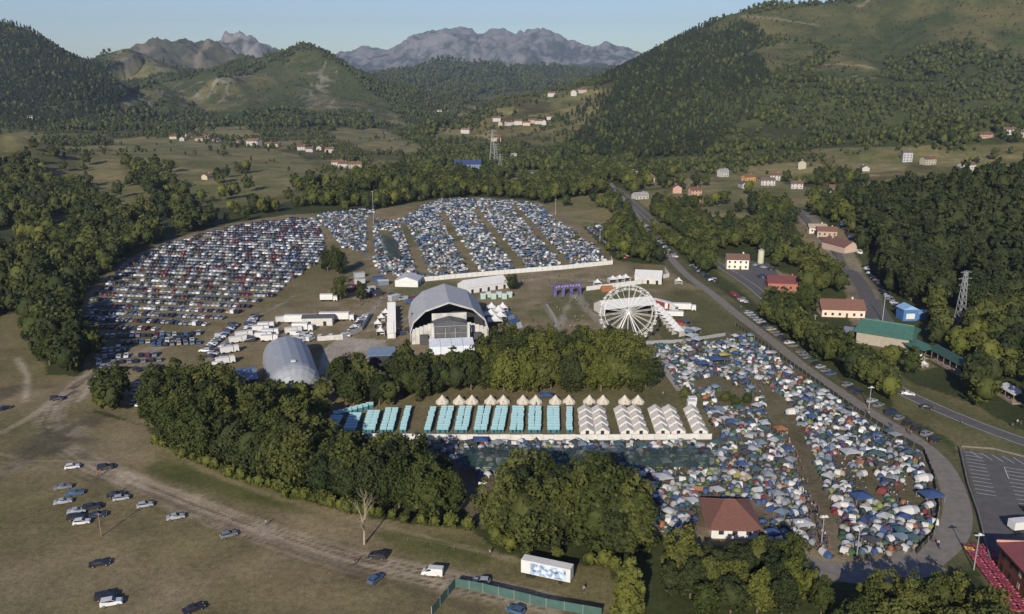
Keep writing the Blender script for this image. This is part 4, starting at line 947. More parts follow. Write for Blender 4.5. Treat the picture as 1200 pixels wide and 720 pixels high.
# white two-storey house, red-roofed building, silo by the highway
p = P(863, 314, 0.); o = house(p, 13, 9, 6.4, (.64,.60,.50), (.13,.08,.06), 'cream two-storey house with brown hip roof beside the highway', -.12)
p = P(917, 338, 0.); house(p, 17, 10, 4.5, (.30,.12,.09), (.13,.045,.045), 'long red-roofed building beside the grey yard', -.15, 'long_building', 'building')
p = P(984, 368, 0.); house(p, 20, 13, 4.2, (.60,.50,.40), (.17,.085,.06), 'pinkish building with broad brown tiled roof by the village road', -.12, 'roadside_building', 'building', roof_h=3.4)
p = P(968, 276); house(p, 13, 8, 4, (.36,.28,.22), (.15,.08,.06), 'brown-roofed roadside shop at the far end of the village road', -.2, 'roadside_shop', 'building')
p = P(984, 293); house(p, 22, 11, 4.5, (.42,.32,.26), (.14,.07,.055), 'long brown-roofed restaurant beside the parked cars of the village road', 1.9, 'roadside_restaurant', 'building')
p = P(957, 272); house(p, 12, 7, 4, (.55,.5,.42), (.30,.25,.2), 'small pale flat-looking shop above the village road', -.1, 'small_shop', 'building')
sheet('yard', G([(852,318),(882,306),(905,310),(912,322),(893,340),(872,334)]), .045, M_asphalt)
sheet('yard', G([(1018,352),(1030,350),(1050,380),(1065,398),(1040,398),(1012,382)]), .065, M_asphalt)
q = P(891, 310, 0.); o = empty('storage_silo', q, 0, 'greenish cream storage silo beside the cream two-storey house', 'silo'); b = MB().use(mat('silo_cream', (.42,.43,.30), .6, .1, 1)); b.tube((0,0,1), (0,0,9), 1.9, 1.9, 16); part(b, 'tank', o); b = MB().use(M_steel); b.tube((0,0,9), (0,0,10), 1.95, .4, 16); part(b, 'cap', o); b = MB().use(M_steel); b.tube((0,0,0), (0,0,1), 1.7, 1.7, 12); part(b, 'base', o)
# blue kiosk building
p = P(1062, 374, 0.); o = empty('blue_cabin', p, .05, 'bright blue cabin with pale blue roof right of the green-roofed hall', 'cabin')
b = MB().use(mat('blue_paint', (.06,.15,.34), .5, .1, 1)); b.box(0, 0, 0, 7, 7, 5.5); part(b, 'wall', o); b = MB().use(mat('pale_blue_roof', (.22,.36,.52), .5, .1, 1)); b.prism([(-4,5.52),(4,5.52),(0,7.4)], -3.8, 3.8); part(b, 'roof', o)
b = MB().use(mat('pale_blue_roof')); b.box(9, 1, 3.2, 11, 6, .3); part(b, 'side_roof', o); b = MB().use(mat('blue_paint')); b.box(9, 1, 0, 9.5, 5, 3.17); part(b, 'side_room', o)
b = MB().use(M_white); b.box(0, -3.53, 1, 4.2, .1, 2.6); part(b, 'window', o)
# green roofed hall and covered terrace
MG = mat('green_sheet_metal', (.055,.135,.10), .5, .12, .7); MG2 = mat('green_sheet_metal_pale', (.09,.17,.13), .5, .1, .8)
q = P(1038, 401, 0.); rz = -.62; o = empty('green_roofed_hall', (q.x, q.y, 0), rz, 'large hall with green metal roof between trees and blue cabin', 'hall')
b = MB().use(mat('hall_wall', (.30,.27,.22), .9, .1, 1)); b.box(0, 0, 0, 21, 17, 5.4); part(b, 'wall', o)
b = MB().use(MG); 
for s in (-1, 1): b.add([(-12,s*9.6,5.2),(12,s*9.6,5.2),(10.5,0,8.6),(-10.5,0,8.6),(-12,s*9.6,5.5),(12,s*9.6,5.5),(10.5,0,8.9),(-10.5,0,8.9)], [(0,1,2,3),(4,5,6,7),(0,1,5,4),(0,3,7,4),(1,2,6,5)])
for s in (-1, 1): b.add([(s*12,-9.6,5.2),(s*12,9.6,5.2),(s*10.5,0,8.6),(s*12,-9.6,5.5),(s*12,9.6,5.5),(s*10.5,0,8.9)], [(0,1,2),(3,4,5)])
r = part(b, 'roof', o); b = MB().use(MG2); b.tube((-10.5,0,9.0), (10.5,0,9.0), .3, .3, 6); part(b, 'ridge_cap', r)
b = MB().use(M_steel); b.box(-15, -3, 3.5, 6, 10, .25, 0); part(b, 'side_canopy', o); b = MB().use(M_steel)
for x, y in ((-17.5,-7),(-17.5,1)): b.box(x, y, 0, .2, .2, 3.5)
part(b, 'canopy_post', o)
def terrace(name, p0, p1, wd, h, label, roofm):
    rz = ang(p0, p1); L = math.hypot(p1[0]-p0[0], p1[1]-p0[1]); o = empty(name, ((p0[0]+p1[0])/2, (p0[1]+p1[1])/2, 0), rz, label, 'pavilion')
    b = MB().use(roofm); b.add([(-L/2,-wd/2,h-.7),(L/2,-wd/2,h-.7),(L/2,wd/2,h+.4),(-L/2,wd/2,h+.4),(-L/2,-wd/2,h-.5),(L/2,-wd/2,h-.5),(L/2,wd/2,h+.6),(-L/2,wd/2,h+.6)], [(3,2,1,0),(4,5,6,7),(0,1,5,4),(1,2,6,5),(2,3,7,6),(3,0,4,7)]); part(b, 'roof', o)
    n = int(L/4)
    for i in range(n+1):
        b = MB().use(M_wood); b.box(-L/2+.2+(L-.4)*i/n, -wd/2+.2, 0, .22, .22, h-.75); part(b, 'post', o)
    b = MB().use(M_wood); b.box(0, -wd/2-.1, 1.0, L, .1, .12); b.box(0, -wd/2-.1, .5, L, .08, .1); part(b, 'railing', o)
    b = MB().use(mat('terrace_floor', (.30,.24,.18), .9, .15, .8)); b.box(0, 0, 0, L, wd, .25); part(b, 'deck', o); return o
terrace('covered_terrace', P(1062, 409, 0.), P(1086, 421, 0.), 7, 4, 'small terrace under a green roof at the right end of the green-roofed hall', MG)
terrace('spectator_stand', P(1090, 418, 0.), P(1134, 442, 0.), 5, 4.6, 'long narrow open stand with dark green roof stepping down the slope', mat('dark_green_roof', (.03,.07,.05), .7, .1, 1))
o = terrace('open_pergola', P(1172, 462, 0.), P(1192, 474, 0.), 3.5, 4, 'short pale timber pergola at the right edge among trees', M_whited)
for i, (x, y) in enumerate(((1060,418),(1065,421),(1069,424),(1074,427),(1078,421),(1082,430))):
    q = P(x, y, 0.); pagoda(q, 2.6, 2.7, .3, f'white terrace parasol tent, {ordw(i+1)} from the hall corner', group='white parasols in front of the terrace', name='parasol_tent')
# lattice pylons
def pylon(p, h, w, label, arms=3):
    o = empty('lattice_pylon', (p.x, p.y, p.z-.3), .15, label, 'pylon'); b = MB().use(M_steel); c = ((-1,-1),(1,-1),(1,1),(-1,1)); n = 9; t = max(.08, h*.0030)
    def hw(z): return w/2*(1-z/h)+.5*(z/h)
    for k in range(n):
        z0, z1 = h*k/n, h*(k+1)/n; a0, a1 = hw(z0), hw(z1)
        for i in range(4):
            x0, y0 = c[i]; x1, y1 = c[(i+1) % 4]
            b.tube((x0*a0,y0*a0,z0), (x0*a1,y0*a1,z1), t*1.5, None, 4); b.tube((x0*a0,y0*a0,z0), (x1*a1,y1*a1,z1), t*.8, None, 3); b.tube((x1*a0,y1*a0,z0), (x0*a1,y0*a1,z1), t*.8, None, 3)
    part(b, 'lattice', o)
    for j in range(arms):
        z = h*(.98-.11*j); b = MB().use(M_steel); L = w*(.75 if j != 1 else .95)
        b.tube((-L,0,z), (L,0,z), t*1.1, None, 4); b.tube((-L,0,z), (0,0,z+h*.035), t*.8, None, 4); b.tube((L,0,z), (0,0,z+h*.035), t*.8, None, 4); part(b, 'cross_arm', o)
    return o
pylon(P(1123, 384), 27, 3.7, 'tall grey lattice pylon on the wooded slope at the right')
pylon(P(577, 195), 46, 8, 'tall lattice pylon in the middle of the valley woods'); pylon(P(581, 196), 30, 6, 'shorter lattice pylon right of the tall one in the valley woods'); pylon(P(586,206), 26, 5, 'small pylon below the pair in the valley woods')
for x, y, h, lab in ((438,262,26,'slim grey mast left of the back camp'),(651,252,14,'slim pole at the top corner of the back camp'),(703,283,9,'thin pole in the car field by the lane'),(953,397,11,'thin lamp pole by the pinkish building'),(1034,377,14,'tall thin pole beside the green-roofed hall')):
    q = P(x, y, 0.); o = empty('utility_pole', q, 0, lab, 'pole'); b = MB().use(M_steel); b.tube((0,0,0), (0,0,h), .22, .14, 6); part(b, 'pole', o); b = MB().use(M_steel); b.box(0, 0, h-.6, 1.6, .15, .2); part(b, 'cross_arm', o)
def floodlight(px, py, h, label, lamps=3):
    q = P(px, py, 0.); o = empty('floodlight_mast', q, .1, label, 'floodlight'); b = MB().use(M_steel); b.tube((0,0,0), (0,0,h), .16, .10, 8); part(b, 'pole', o)
    b = MB().use(M_whited); b.box(0, 0, h, 2.2, .5, .15); part(b, 'cross_arm', o)
    for i in range(lamps): b = MB().use(M_white); b.box((i-(lamps-1)/2)*.8, -.2, h+.17, .6, .35, .45); part(b, 'lamp', o)
floodlight(566, 606, 9.5, 'white-headed floodlight mast in the gap between the two big tree clumps')
floodlight(933, 652, 9, 'floodlight mast at the lower left corner of the tent camp', 2); floodlight(962, 641, 8, 'floodlight mast in front of the exit road', 2); floodlight(1004, 652, 8, 'white lamp post among the tents at the camp edge', 1); floodlight(1141, 668, 9, 'lamp post beside the canoe racks and car park', 1); floodlight(1018, 480, 8, 'lamp post among the parked cars of the curved road', 1); floodlight(462, 398, 8, 'thin mast left of the main stage', 1)
# wooden poles in the field
for x, y, lab in ((119,629,'weathered wooden power pole standing alone in the dirt field'),):
    q = P(x, y, 0.); o = empty('wooden_pole', q, 0, lab, 'pole'); b = MB().use(M_wood); b.tube((0,0,0), (0,0,6.6), .15, .11, 8); part(b, 'pole', o); b = MB().use(M_wood); b.box(0, 0, 6.2, 1.3, .12, .12); part(b, 'cross_arm', o)
# ---------------- main stage ----------------
sx, sy = -27.0, 347.0; o = empty('main_stage', (sx, sy, 0), R(8), 'main festival stage under a huge pale arched roof', 'stage')
MR = mat('stage_roof_pvc', (.33,.34,.34), .65, .08, .35); MWS = mat('stage_white_wall', (.42,.415,.39), .75, .25, .4)
arch = [(-17,6.0),(-15.6,10.4),(-10.4,15.3),(0,18.7),(10.4,15.3),(15.6,10.4),(17,6.0)]; D = 34; b = MB().use(MR)
for s in range(8):
    y0, y1 = D*s/8, D*(s+1)/8-.05
    for (x0, z0), (x1, z1) in zip(arch, arch[1:]): b.add([(x0,y0,z0),(x1,y0,z1),(x1,y1,z1),(x0,y1,z0),(x0,y0,z0-.3),(x1,y0,z1-.3),(x1,y1,z1-.3),(x0,y1,z0-.3)], [(0,1,2,3),(7,6,5,4),(0,1,5,4),(2,3,7,6)])
rf = part(b, 'roof', o)
b = MB().use(MWS)
for (x0, z0), (x1, z1) in zip(arch, arch[1:]): b.tube((x0*.995,.0,z0-.6), (x1*.995,.0,z1-.6), .28, None, 6)
part(b, 'front_truss', rf)
b = MB().use(MWS); b.add([(x, D, z-.35) for x, z in arch]+[(17,D,0),(-17,D,0)], [(0,1,2,3,4,5,6,7,8)]); part(b, 'back_wall', o)
for s in (-1, 1):
    b = MB().use(MWS); b.box(s*16.8, D/2+.5, 0, .2, D-1.2, 6.1); part(b, 'side_wall', o)
    b = MB().use(MWS)
    for i in range(5): b.box(s*(8.6+i*1.75), .9, 0, 1.68, .16, 9.0-i*.55); 
    part(b, 'wing_wall', o)
b = MB().use(MWS); b.box(0, 1.2, 10.2, 15, .2, 3.2); part(b, 'header_wall', o)
b = MB().use(M_black); b.box(0, 12, .05, 32, .3, 11); part(b, 'backdrop', o)
b = MB().use(mat('scaffold_dark', (.06,.062,.065), .8, .2, 1)); b.box(-11.2, -.2, 0, 3.6, 1.6, 4.4); b.box(11.6, -.2, 0, 4.2, 1.6, 4.6); part(b, 'scaffold', o)
# the stage house in the middle, open truss tower with a grey scrim
b = MB().use(mat('stage_house_roof', (.10,.105,.115), .8, .15, .7)); V = []
for y in (-6.5, 3.2): V += [(-7.3,y,10.2),(-5.5,y,10.9),(0,y,12.2),(5.5,y,10.9),(7.3,y,10.2)]
b.add(V+[(x,y,z-.35) for x,y,z in V], [(i,i+1,i+6,i+5) for i in range(4)]+[(10+i,15+i,16+i,11+i) for i in range(4)]+[(0,10,11,1),(1,11,12,2),(2,12,13,3),(3,13,14,4)]+[(5,6,16,15),(6,7,17,16),(7,8,18,17),(8,9,19,18)]); part(b, 'stage_house_roof', o)
b = MB().use(mat('grey_scrim', (.085,.088,.09), .9, .25, .5)); b.add([(-6.7,-6.2,3.6),(6.7,-6.2,3.6),(6.7,-6.2,9.9),(5.4,-6.2,10.5),(0,-6.2,11.7),(-5.4,-6.2,10.5),(-6.7,-6.2,9.9)], [(0,1,2,3,4,5,6)]); part(b, 'scrim', o)
b = MB().use(M_steel)
for x in (-6.95, -2.2, 2.0, 6.95):
    b.box(x, -6.45, 0, .28, .28, 10.3 if abs(x) > 5 else 9)
b.box(0, -6.5, 9.6, 13.6, .22, .22); b.box(0, -6.5, 6.6, 13.6, .14, .14); part(b, 'truss', o)
b = MB().use(M_whited); b.box(-7.6, -5.8, 0, 1.0, 1.0, 11); b.box(7.7, -5.8, 0, 1.0, 1.0, 10.8); part(b, 'tower', o)
b = MB().use(M_dark); b.box(0, -1.5, 0, 13.2, 8, 3.4); part(b, 'stage_floor', o)
b = MB().use(mat('rear_cover', (.56,.60,.66), .5, .08, .5)); W = 18.8
for i in range(4):
    x0 = -W/2+W*i/4; x1 = x0+W/4-.12; b.add([(x0,-7,4.6),(x1,-7,4.6),(x1,-14.5,3.4),(x0,-14.5,3.4)], [(0,3,2,1)]); b.box((x0+x1)/2, -14.6, 0, x1-x0, .14, 3.38)
    
for s in (-1, 1): b.add([(s*W/2,-7,0),(s*W/2,-14.5,0),(s*W/2,-14.5,3.4),(s*W/2,-7,4.6)], [(0,1,2,3)])
part(b, 'rear_tent', o)
# ---------------- barrel vaulted tent ----------------
hx, hy = -80.5, 292.0; o = empty('barrel_tent', (hx, hy, 0), R(19.5), 'pale grey barrel-vaulted tent with rounded end beside the wood', 'tent')
Rr = 9.6; hgtt = 10.2; n = 10; MH = mat('vault_pvc', (.25,.27,.29), .45, .12, .5); MH2 = mat('vault_pvc_rib', (.36,.37,.38), .45)
b = MB().use(MH); r2 = MB().use(MH2); yy = [0]+[i*4.3 for i in range(1, 9)]
def vault(y0, y1, k0=1., k1=1., mb=b, up=0):
    for i in range(n):
        a0, a1 = math.pi*i/n, math.pi*(i+1)/n
        q = [(math.cos(a0)*(Rr+up)*k0, y0, math.sin(a0)**.85*(hgtt+up)*k0), (math.cos(a1)*(Rr+up)*k0, y0, math.sin(a1)**.85*(hgtt+up)*k0 if i < n-1 else 0), (math.cos(a1)*(Rr+up)*k1, y1, math.sin(a1)**.85*(hgtt+up)*k1 if i < n-1 else 0), (math.cos(a0)*(Rr+up)*k1, y1, math.sin(a0)**.85*(hgtt+up)*k1)]
        mb.add(q, [(3,2,1,0)])
for y0, y1 in zip(yy, yy[1:]): vault(y0, y1)
for k in range(6):
    t0, t1 = k/6*math.pi/2, (k+1)/6*math.pi/2
    vault(-8*math.sin(t1), -8*math.sin(t0), max(math.cos(t1), .02), math.cos(t0))
part(b, 'vault', o, True)
for y in yy:
    rb = MB().use(MH2); vault(y-.1, y+.1, 1, 1, rb, .1); part(rb, 'rib', o)
b = MB().use(M_white); b.box(0, .6, hgtt+.05, 1.6, 1.2, .5); part(b, 'vent', o); b = MB().use(M_dark); b.add([(math.cos(math.pi*i/n)*Rr*.98, yy[-1]-.1, math.sin(math.pi*i/n)*hgtt*.97) for i in range(n+1)], [tuple(range(n+1))]); part(b, 'rear_opening', o)
b = MB().use(M_dark); b.box(-6.3, -5.9, 0, 2.6, 1.6, 2.4, -.6); part(b, 'doorway', o)
# blue-grey tent left of it, black tower right
q = P(288, 452, 0.); o = marquee(q, 8.5, 14, 4.5, 6.2, R(20), 'blue-grey roofed tent left of the barrel tent', mat('bluegrey_pvc', (.13,.18,.25), .5, .1, .5), M_black, 'storage_tent', 'tent')
q = P(448, 437, 0.); o = empty('delay_tower', q, R(6), 'black box tower with blue-grey sloping roof left of the stage trees', 'tower')
b = MB().use(M_black); b.box(0, 2.5, 0, 9.6, 5, 7.2); part(b, 'body', o); b = MB().use(mat('bluegrey_pvc')); b.add([(-5.2,-.6,7.0),(5.2,-.6,7.0),(5.2,6,8.4),(-5.2,6,8.4),(-5.2,-.6,7.25),(5.2,-.6,7.25),(5.2,6,8.65),(-5.2,6,8.65)], [(3,2,1,0),(4,5,6,7),(0,1,5,4),(1,2,6,5),(2,3,7,6),(3,0,4,7)]); part(b, 'roof', o)
for x in (-5, 5): b = MB().use(M_steel); b.tube((x,-.4,0), (x,-.4,7), .12, None, 6); part(b, 'leg', o)
# folding bits of stage kit stacked around the stage
rk_ = random.Random(12)
for i in range(16):
    x, y = rk_.choice([(472, 352), (460, 346), (486, 350), (476, 392), (436, 344)]); q = P(x+rk_.uniform(-12, 10), y+rk_.uniform(-4, 4), 0.); c_ = rk_.choice(['white', 'dark grey', 'blue', 'red', 'pale grey']); k_ = rk_.choice(['hatch', 'van', 'suv'])
    o = link('works_vehicle', CARP[k_]['one'], None, q, rk_.uniform(0, 6.2), TCOL[c_]); tagp(o, f'{c_} works vehicle, {ordw(i+1)} of those scattered behind and left of the main stage', 'vehicle', 'works vehicles behind the main stage')
# white marquees and small tents
a, c = P(459, 397, 0.), P(459, 362, 0.); L = c.y-a.y
o = empty('catering_marquee', (a.x, a.y, 0), ang(a, c)-math.pi/2, 'long white marquee of seven small gables running away from the stage', 'marquee')
for i in range(7):
    y = L*(i+.5)/7; b = MB().use(M_white); s = L/14; b.box(0, y, 0, 3.6, L/7-.7, 2.3); part(b, 'bay_wall', o); b = MB().use(M_white); b.add([(-2,y-s,2.32),(2,y-s,2.32),(2,y+s-.3,2.32),(-2,y+s-.3,2.32),(-2,y,4.5),(2,y,4.5)], [(0,1,5,4),(2,3,4,5),(3,0,4),(1,2,5)]); part(b, 'bay_roof', o)
for i, (x, y) in enumerate(((446,393),(443,384),(447,377),(452,371))): pagoda(P(x, y, 0.), 3.6, 4.2, .2, f'small white pagoda tent left of the catering marquee, {ordw(i+1)} from the front', group='small pagodas beside the catering marquee')
q = P(478, 336, 0.); marquee((q.x, q.y+5, 0), 12, 13, 3.4, 5.6, R(84), 'white workshop tent with grey roof behind the main stage', mat('grey_pvc_roof', (.42,.43,.44), .6, .08, .6), M_white, 'workshop_tent', 'tent')
a, c = P(542, 344, 0.), P(589, 337, 0.); marquee(((a.x+c.x)/2, (a.y+c.y)/2+4, 0), math.hypot(c.x-a.x, c.y-a.y), 12, 3.2, 6.2, ang(a, c), 'long white marquee in front of the back camp', M_white, M_white, 'long_marquee', 'marquee', bays=8)
b = None
for i in range(6):
    x = 566+i*6.2; q = P(x, 350-(i % 2)*2, 0.); o = empty('portable_cabin', q, .1, f'small white and green portable cabin, {ordw(i+1)} from the left below the long marquee', 'cabin', 'portable cabins below the long marquee')
    b = MB().use(mat('pale_green_wall', (.30,.42,.36), .6)); b.box(0, 0, 0, 2.6, 3, 2.3); part(b, 'wall', o); b = MB().use(M_white); b.box(0, 0, 2.32, 2.9, 3.3, .3); part(b, 'roof', o)
for i, (x, y, s) in enumerate(((575,374,6),(584,370,6),(580,381,7),(586,376,6),(576,366,5),(589,366,5))): pagoda(P(x, y, 0.), s, 5.2, .1, f'white pagoda tent right of the main stage, {ordw(i+1)} of its cluster from the front', group='pagoda cluster right of the main stage')
for i, (x, y, c_) in enumerate(((594,371,'blue'),(598,375,'light blue'),(602,379,'blue'),(606,384,'white'))):
    q = P(x, y, 0.); o = link('box_stall', TM['ridge'], None, q, .9, TCOL[c_]); o.scale = (2.6, 1.6, 2.3); tagp(o, f'{c_} roofed food stall, {ordw(i+1)} in the line right of the pagoda cluster', 'stall', 'food stalls right of the pagoda cluster')
# purple entrance arch
a, c = P(648, 348, 0.), P(681, 345, 0.); L = math.hypot(c.x-a.x, c.y-a.y); o = empty('entrance_arch', ((a.x+c.x)/2, (a.y+c.y)/2, 0), ang(a, c), 'purple printed entrance arch across the festival path', 'gate')
MP = mat('purple_print', (.09,.075,.18), .6, .5, .8)
b = MB().use(MP); b.box(0, 0, 4.4, L, 1.2, 2.0); part(b, 'banner', o)
for x in (-L/2+1, -2.4, 2.4, L/2-1): b = MB().use(MP); b.box(x, 0, 0, 1.8, 1.0, 4.38); part(b, 'leg', o)
b = MB().use(mat('banner_bright', (.30,.24,.36), .6))
for k in range(9): b.box(-L/2+1.6+k*(L-3.2)/8, -.62, 4.8+.25*(k % 2), .8, .06, .9)
part(b, 'print', o)
# ---------------- ferris wheel ----------------
q = P(735, 402, 0.); wx, wy = q.x, q.y; o = empty('ferris_wheel', (wx, wy, 0), R(-4), 'white ferris wheel with small gondolas behind the grove', 'ferris wheel')
hz = 13.9; wr = 11.9; MF = mat('wheel_white', (.60,.60,.57), .5)
b = MB().use(MF); ns = 22
for s in (-1.1, 1.1):
    for rr in (wr, wr*.86): 
        for i in range(44):
            a0, a1 = 2*math.pi*i/44, 2*math.pi*(i+1)/44; b.tube((math.cos(a0)*rr, s, hz+math.sin(a0)*rr), (math.cos(a1)*rr, s, hz+math.sin(a1)*rr), .10, None, 4)
rim_ = part(b, 'rim', o)
for i in range(ns):
    a0 = 2*math.pi*(i+.5)/ns; b = MB().use(MF)
    for s in (-1.1, 1.1): b.tube((0, s*.5, hz), (math.cos(a0)*wr, s, hz+math.sin(a0)*wr), .095, .075, 4)
    b.tube((math.cos(a0)*wr, -1.1, hz+math.sin(a0)*wr), (math.cos(a0)*wr, 1.1, hz+math.sin(a0)*wr), .1, None, 4); part(b, 'spoke', o)
    a1 = 2*math.pi*i/ns; gx, gz = math.cos(a1)*(wr+.1), hz+math.sin(a1)*(wr+.1)
    b = MB().use(M_white); b.tube((gx,0,gz-1.9), (gx,0,gz-1.1), .5, .85, 8); g_ = part(b, 'gondola', o); b = MB().use(M_white); b.tube((gx,0,gz-.35), (gx,0,gz+.1), 1.0, .15, 8); part(b, 'gondola_roof', g_)
b = MB().use(MF); b.tube((0,-2,hz), (0,2,hz), .8, .8, 12); part(b, 'hub', o)
for s in (-1, 1):
    for t in (-1, 1): b = MB().use(MF); b.tube((t*5.6, s*4.2, .4), (t*.3, s*2, hz), .32, .24, 6); part(b, 'leg', o)
b = MB().use(MF); b.box(0, 0, 0, 14, 10, .5); b.box(0, -4.8, .5, 10, .15, 1.3); part(b, 'platform', o)
b = MB().use(M_white); b.box(3.4, -4.2, .52, 2.8, 1.8, 2.6); part(b, 'ticket_booth', o)
# big flat white tent behind the wheel
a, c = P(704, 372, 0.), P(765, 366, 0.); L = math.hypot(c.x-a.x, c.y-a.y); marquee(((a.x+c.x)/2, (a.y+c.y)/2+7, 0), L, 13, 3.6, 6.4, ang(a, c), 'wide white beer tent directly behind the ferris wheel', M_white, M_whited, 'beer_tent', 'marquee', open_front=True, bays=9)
for i in range(8):
    t = i/7; q = P(771+24*t, 366+27*t, 0.); pagoda(q, 4.3, 4.6, -.9, f'white pagoda stall right of the ferris wheel, {ordw(i+1)} in the row from the beer tent', group='row of pagoda stalls right of the wheel')
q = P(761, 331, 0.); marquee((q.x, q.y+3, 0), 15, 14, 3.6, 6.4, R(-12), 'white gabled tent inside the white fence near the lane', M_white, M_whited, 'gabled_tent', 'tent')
for i, (x, y, s) in enumerate(((700,335,4),(718,331,5),(726,330,5),(733,329,5),(795,333,3.5))): pagoda(P(x, y, 0.), s, 4, .2, f'low white tent along the upper white fence, {ordw(i+1)} from the left', group='low tents along the upper white fence')
q = P(711, 341, 0.); o = link('orange_stall', TM['ridge'], None, q, .2, TCOL['orange']); o.scale = (3.4, 2.4, 3); tagp(o, 'orange inflatable-like stall just above the ferris wheel rim', 'stall')
for i, (x, y, c_) in enumerate(((797,376,'orange'),(795,372,'red'),(788,370,'green'),(801,380,'white'),(806,383,'light blue'),(790,379,'white'),(812,381,'white'),(809,388,'white'),(801,371,'teal'),(816,392,'white'))):
    q = P(x+1, y+10, 0.); o = link('market_stall', TM['gazebo'], None, q, .8, TCOL[c_]); o.scale = (2.3, 2.3, 3.2); tagp(o, f'{c_} gazebo stall, {ordw(i+1)} of the cluster at the end of the pagoda row', 'stall', 'gazebo stalls right of the wheel')
# lorries, trailers and cabins
def lorry(px, py, rz, label, L=12, h=3.6, cab=True, col=M_white, name='box_lorry', cat='lorry', side=None, zz=1.0):
    q = P(px, py, 0.); o = empty(name, q, rz, label, cat); b = MB().use(col); b.box(0, 0, zz, L, 2.5, h-zz+.2); bx = part(b, 'box', o)
    b = MB().use(M_steel); b.box(0, 0, zz-.3, L*.96, 1.2, .28); part(b, 'chassis', o)
    if side:
        for s in (-1, 1): b = MB().use(side); b.box(.6, s*1.28, zz+.15, L*.72, .05, h-zz-.3); part(b, 'printed_side', bx)
    if cab:
        b = MB().use(M_white); b.box(L/2+1.3, 0, .5, 2.1, 2.4, 2.5, 0, .92, .95); cb = part(b, 'cab', o); b = MB().use(M_glass); b.box(L/2+2.31, 0, 1.8, .1, 2.0, .8); part(b, 'windscreen', cb)
    for x in ([-L*.36, -L*.26, L*.3]+([L/2+1.4] if cab else [])):
        for s in (-1, 1): b = MB().use(M_tyre); b.tube((x, s*1.0, .5), (x, s*1.25, .5), .5, None, 10); part(b, 'wheel', o)
    return o
lorry(777, 362, R(-52), 'long white and red articulated lorry right of the ferris wheel', 13, 4, side=mat('red_side', (.25,.05,.05), .5, .2, .5)); lorry(794, 364, R(-5), 'white lorry with dark stripe beside the articulated lorry', 13, 3.6); lorry(788, 372, R(-5), 'low white trailer below the striped lorry', 10, 3, cab=False)
a, c = P(613, 672, 0.), P(669, 684, 0.); lorry(641, 678, ang(a, c), 'white box trailer with blue and white pictures beside the dirt track', 11.8, 4.1, cab=False, name='box_trailer', cat='trailer', side=mat('picture_side', (.34,.42,.56), .5, .9, .9))
lorry(353, 379, R(2), 'first long white lorry in the backstage row', 15, 4); lorry(392, 376, R(2), 'second long white lorry in the backstage row, nearest the trees', 14, 4); lorry(352, 388, R(2), 'shorter white lorry in front of the backstage row', 7, 3.6)
q = P(372, 381, 0.); o = marquee((q.x, q.y+2, 0), 14, 7, 3.6, 4.6, R(4), 'dark grey flat-roofed tent in front of the backstage lorries', mat('charcoal_roof', (.075,.078,.085), .7, .1, .5), M_whited, 'technical_tent', 'tent')
lorry(383, 353, R(3), 'white box lorry alone on the grass above the backstage area', 6.5, 3.6); 
for i, (x, y) in enumerate(((303,389),(309,385),(314,393),(306,397),(313,400),(283,396),(276,402),(266,414),(261,427),(341,391),(330,378))):
    lorry(x, y, R(8 if i < 5 else 30), f'white camper van in the backstage parking, {ordw(i+1)} counted from the wall side', 5.0, 2.7, name='camper_van', cat='camper', zz=.6)
for i, (x, y, c_) in enumerate(((416,340,'red'),(422,333,'white'),(443,330,'blue'),(449,334,'light blue'),(421,325,'white'),(433,342,'white'),(402,331,'brown'),(408,343,'red'),(441,347,'dark grey'),(462,352,'white'))):
    q = P(x, y, 0.); o = empty('site_container', q, .1*i, f'{c_} site container or shed, {ordw(i+1)} of the works yard behind the big round trees', 'container', 'containers of the works yard'); cm = mat('container_'+c_.replace(' ', '_'), TCOL[c_], .6, .15, 1)
    b = MB().use(cm); b.box(0, 0, 0, 6, 3, 2.6); part(b, 'box', o); b = MB().use(M_whited if i % 2 else cm); b.box(0, 0, 2.62, 6.3, 3.3, .25); part(b, 'roof', o)
# ---------------- walls and fences ----------------
wall_line('white_fence', [P(488,331,0.), P(540,326,0.), P(610,320,0.), P(660,316,0.), P(718,310,0.), P(716,305,0.)], 2.6, M_white, 'long white panel fence along the front of the back camp')
wall_line('white_fence', [P(687,341,0.), P(720,337,0.), P(752,333,0.), P(784,325,0.), P(779,318,0.)], 2.4, M_white, 'white panel fence around the gabled tent above the wheel')
wall_line('white_fence', [P(372,400,0.), P(402,398,0.), P(424,388,0.), P(433,372,0.)], 2.2, M_whited, 'curved pale fence beside the backstage cars')
wall_line('white_fence', [P(400,434,0.), P(428,424,0.)], 2.4, M_whited, 'short pale wall at the edge of the gravel yard')
wall_line('white_wall', [P(348,513,0.), P(450,515,0.), P(560,516,0.), P(700,516,0.), P(834,515,0.)], 1.9, mat('camp_wall', (.50,.49,.46), .8, .12, .5), 'long low white wall between pod rows and tent camp', 'wall', .3, False)
wall_line('green_screen', [P(506,722,0.), P(534,688,0.), P(566,694,0.), P(640,712,0.), P(705,724,0.)], 2.2, mat('green_screen_cloth', (.05,.10,.085), .85, .15, .6), 'green cloth screen fence beside the dirt track bend', 'fence', .06)
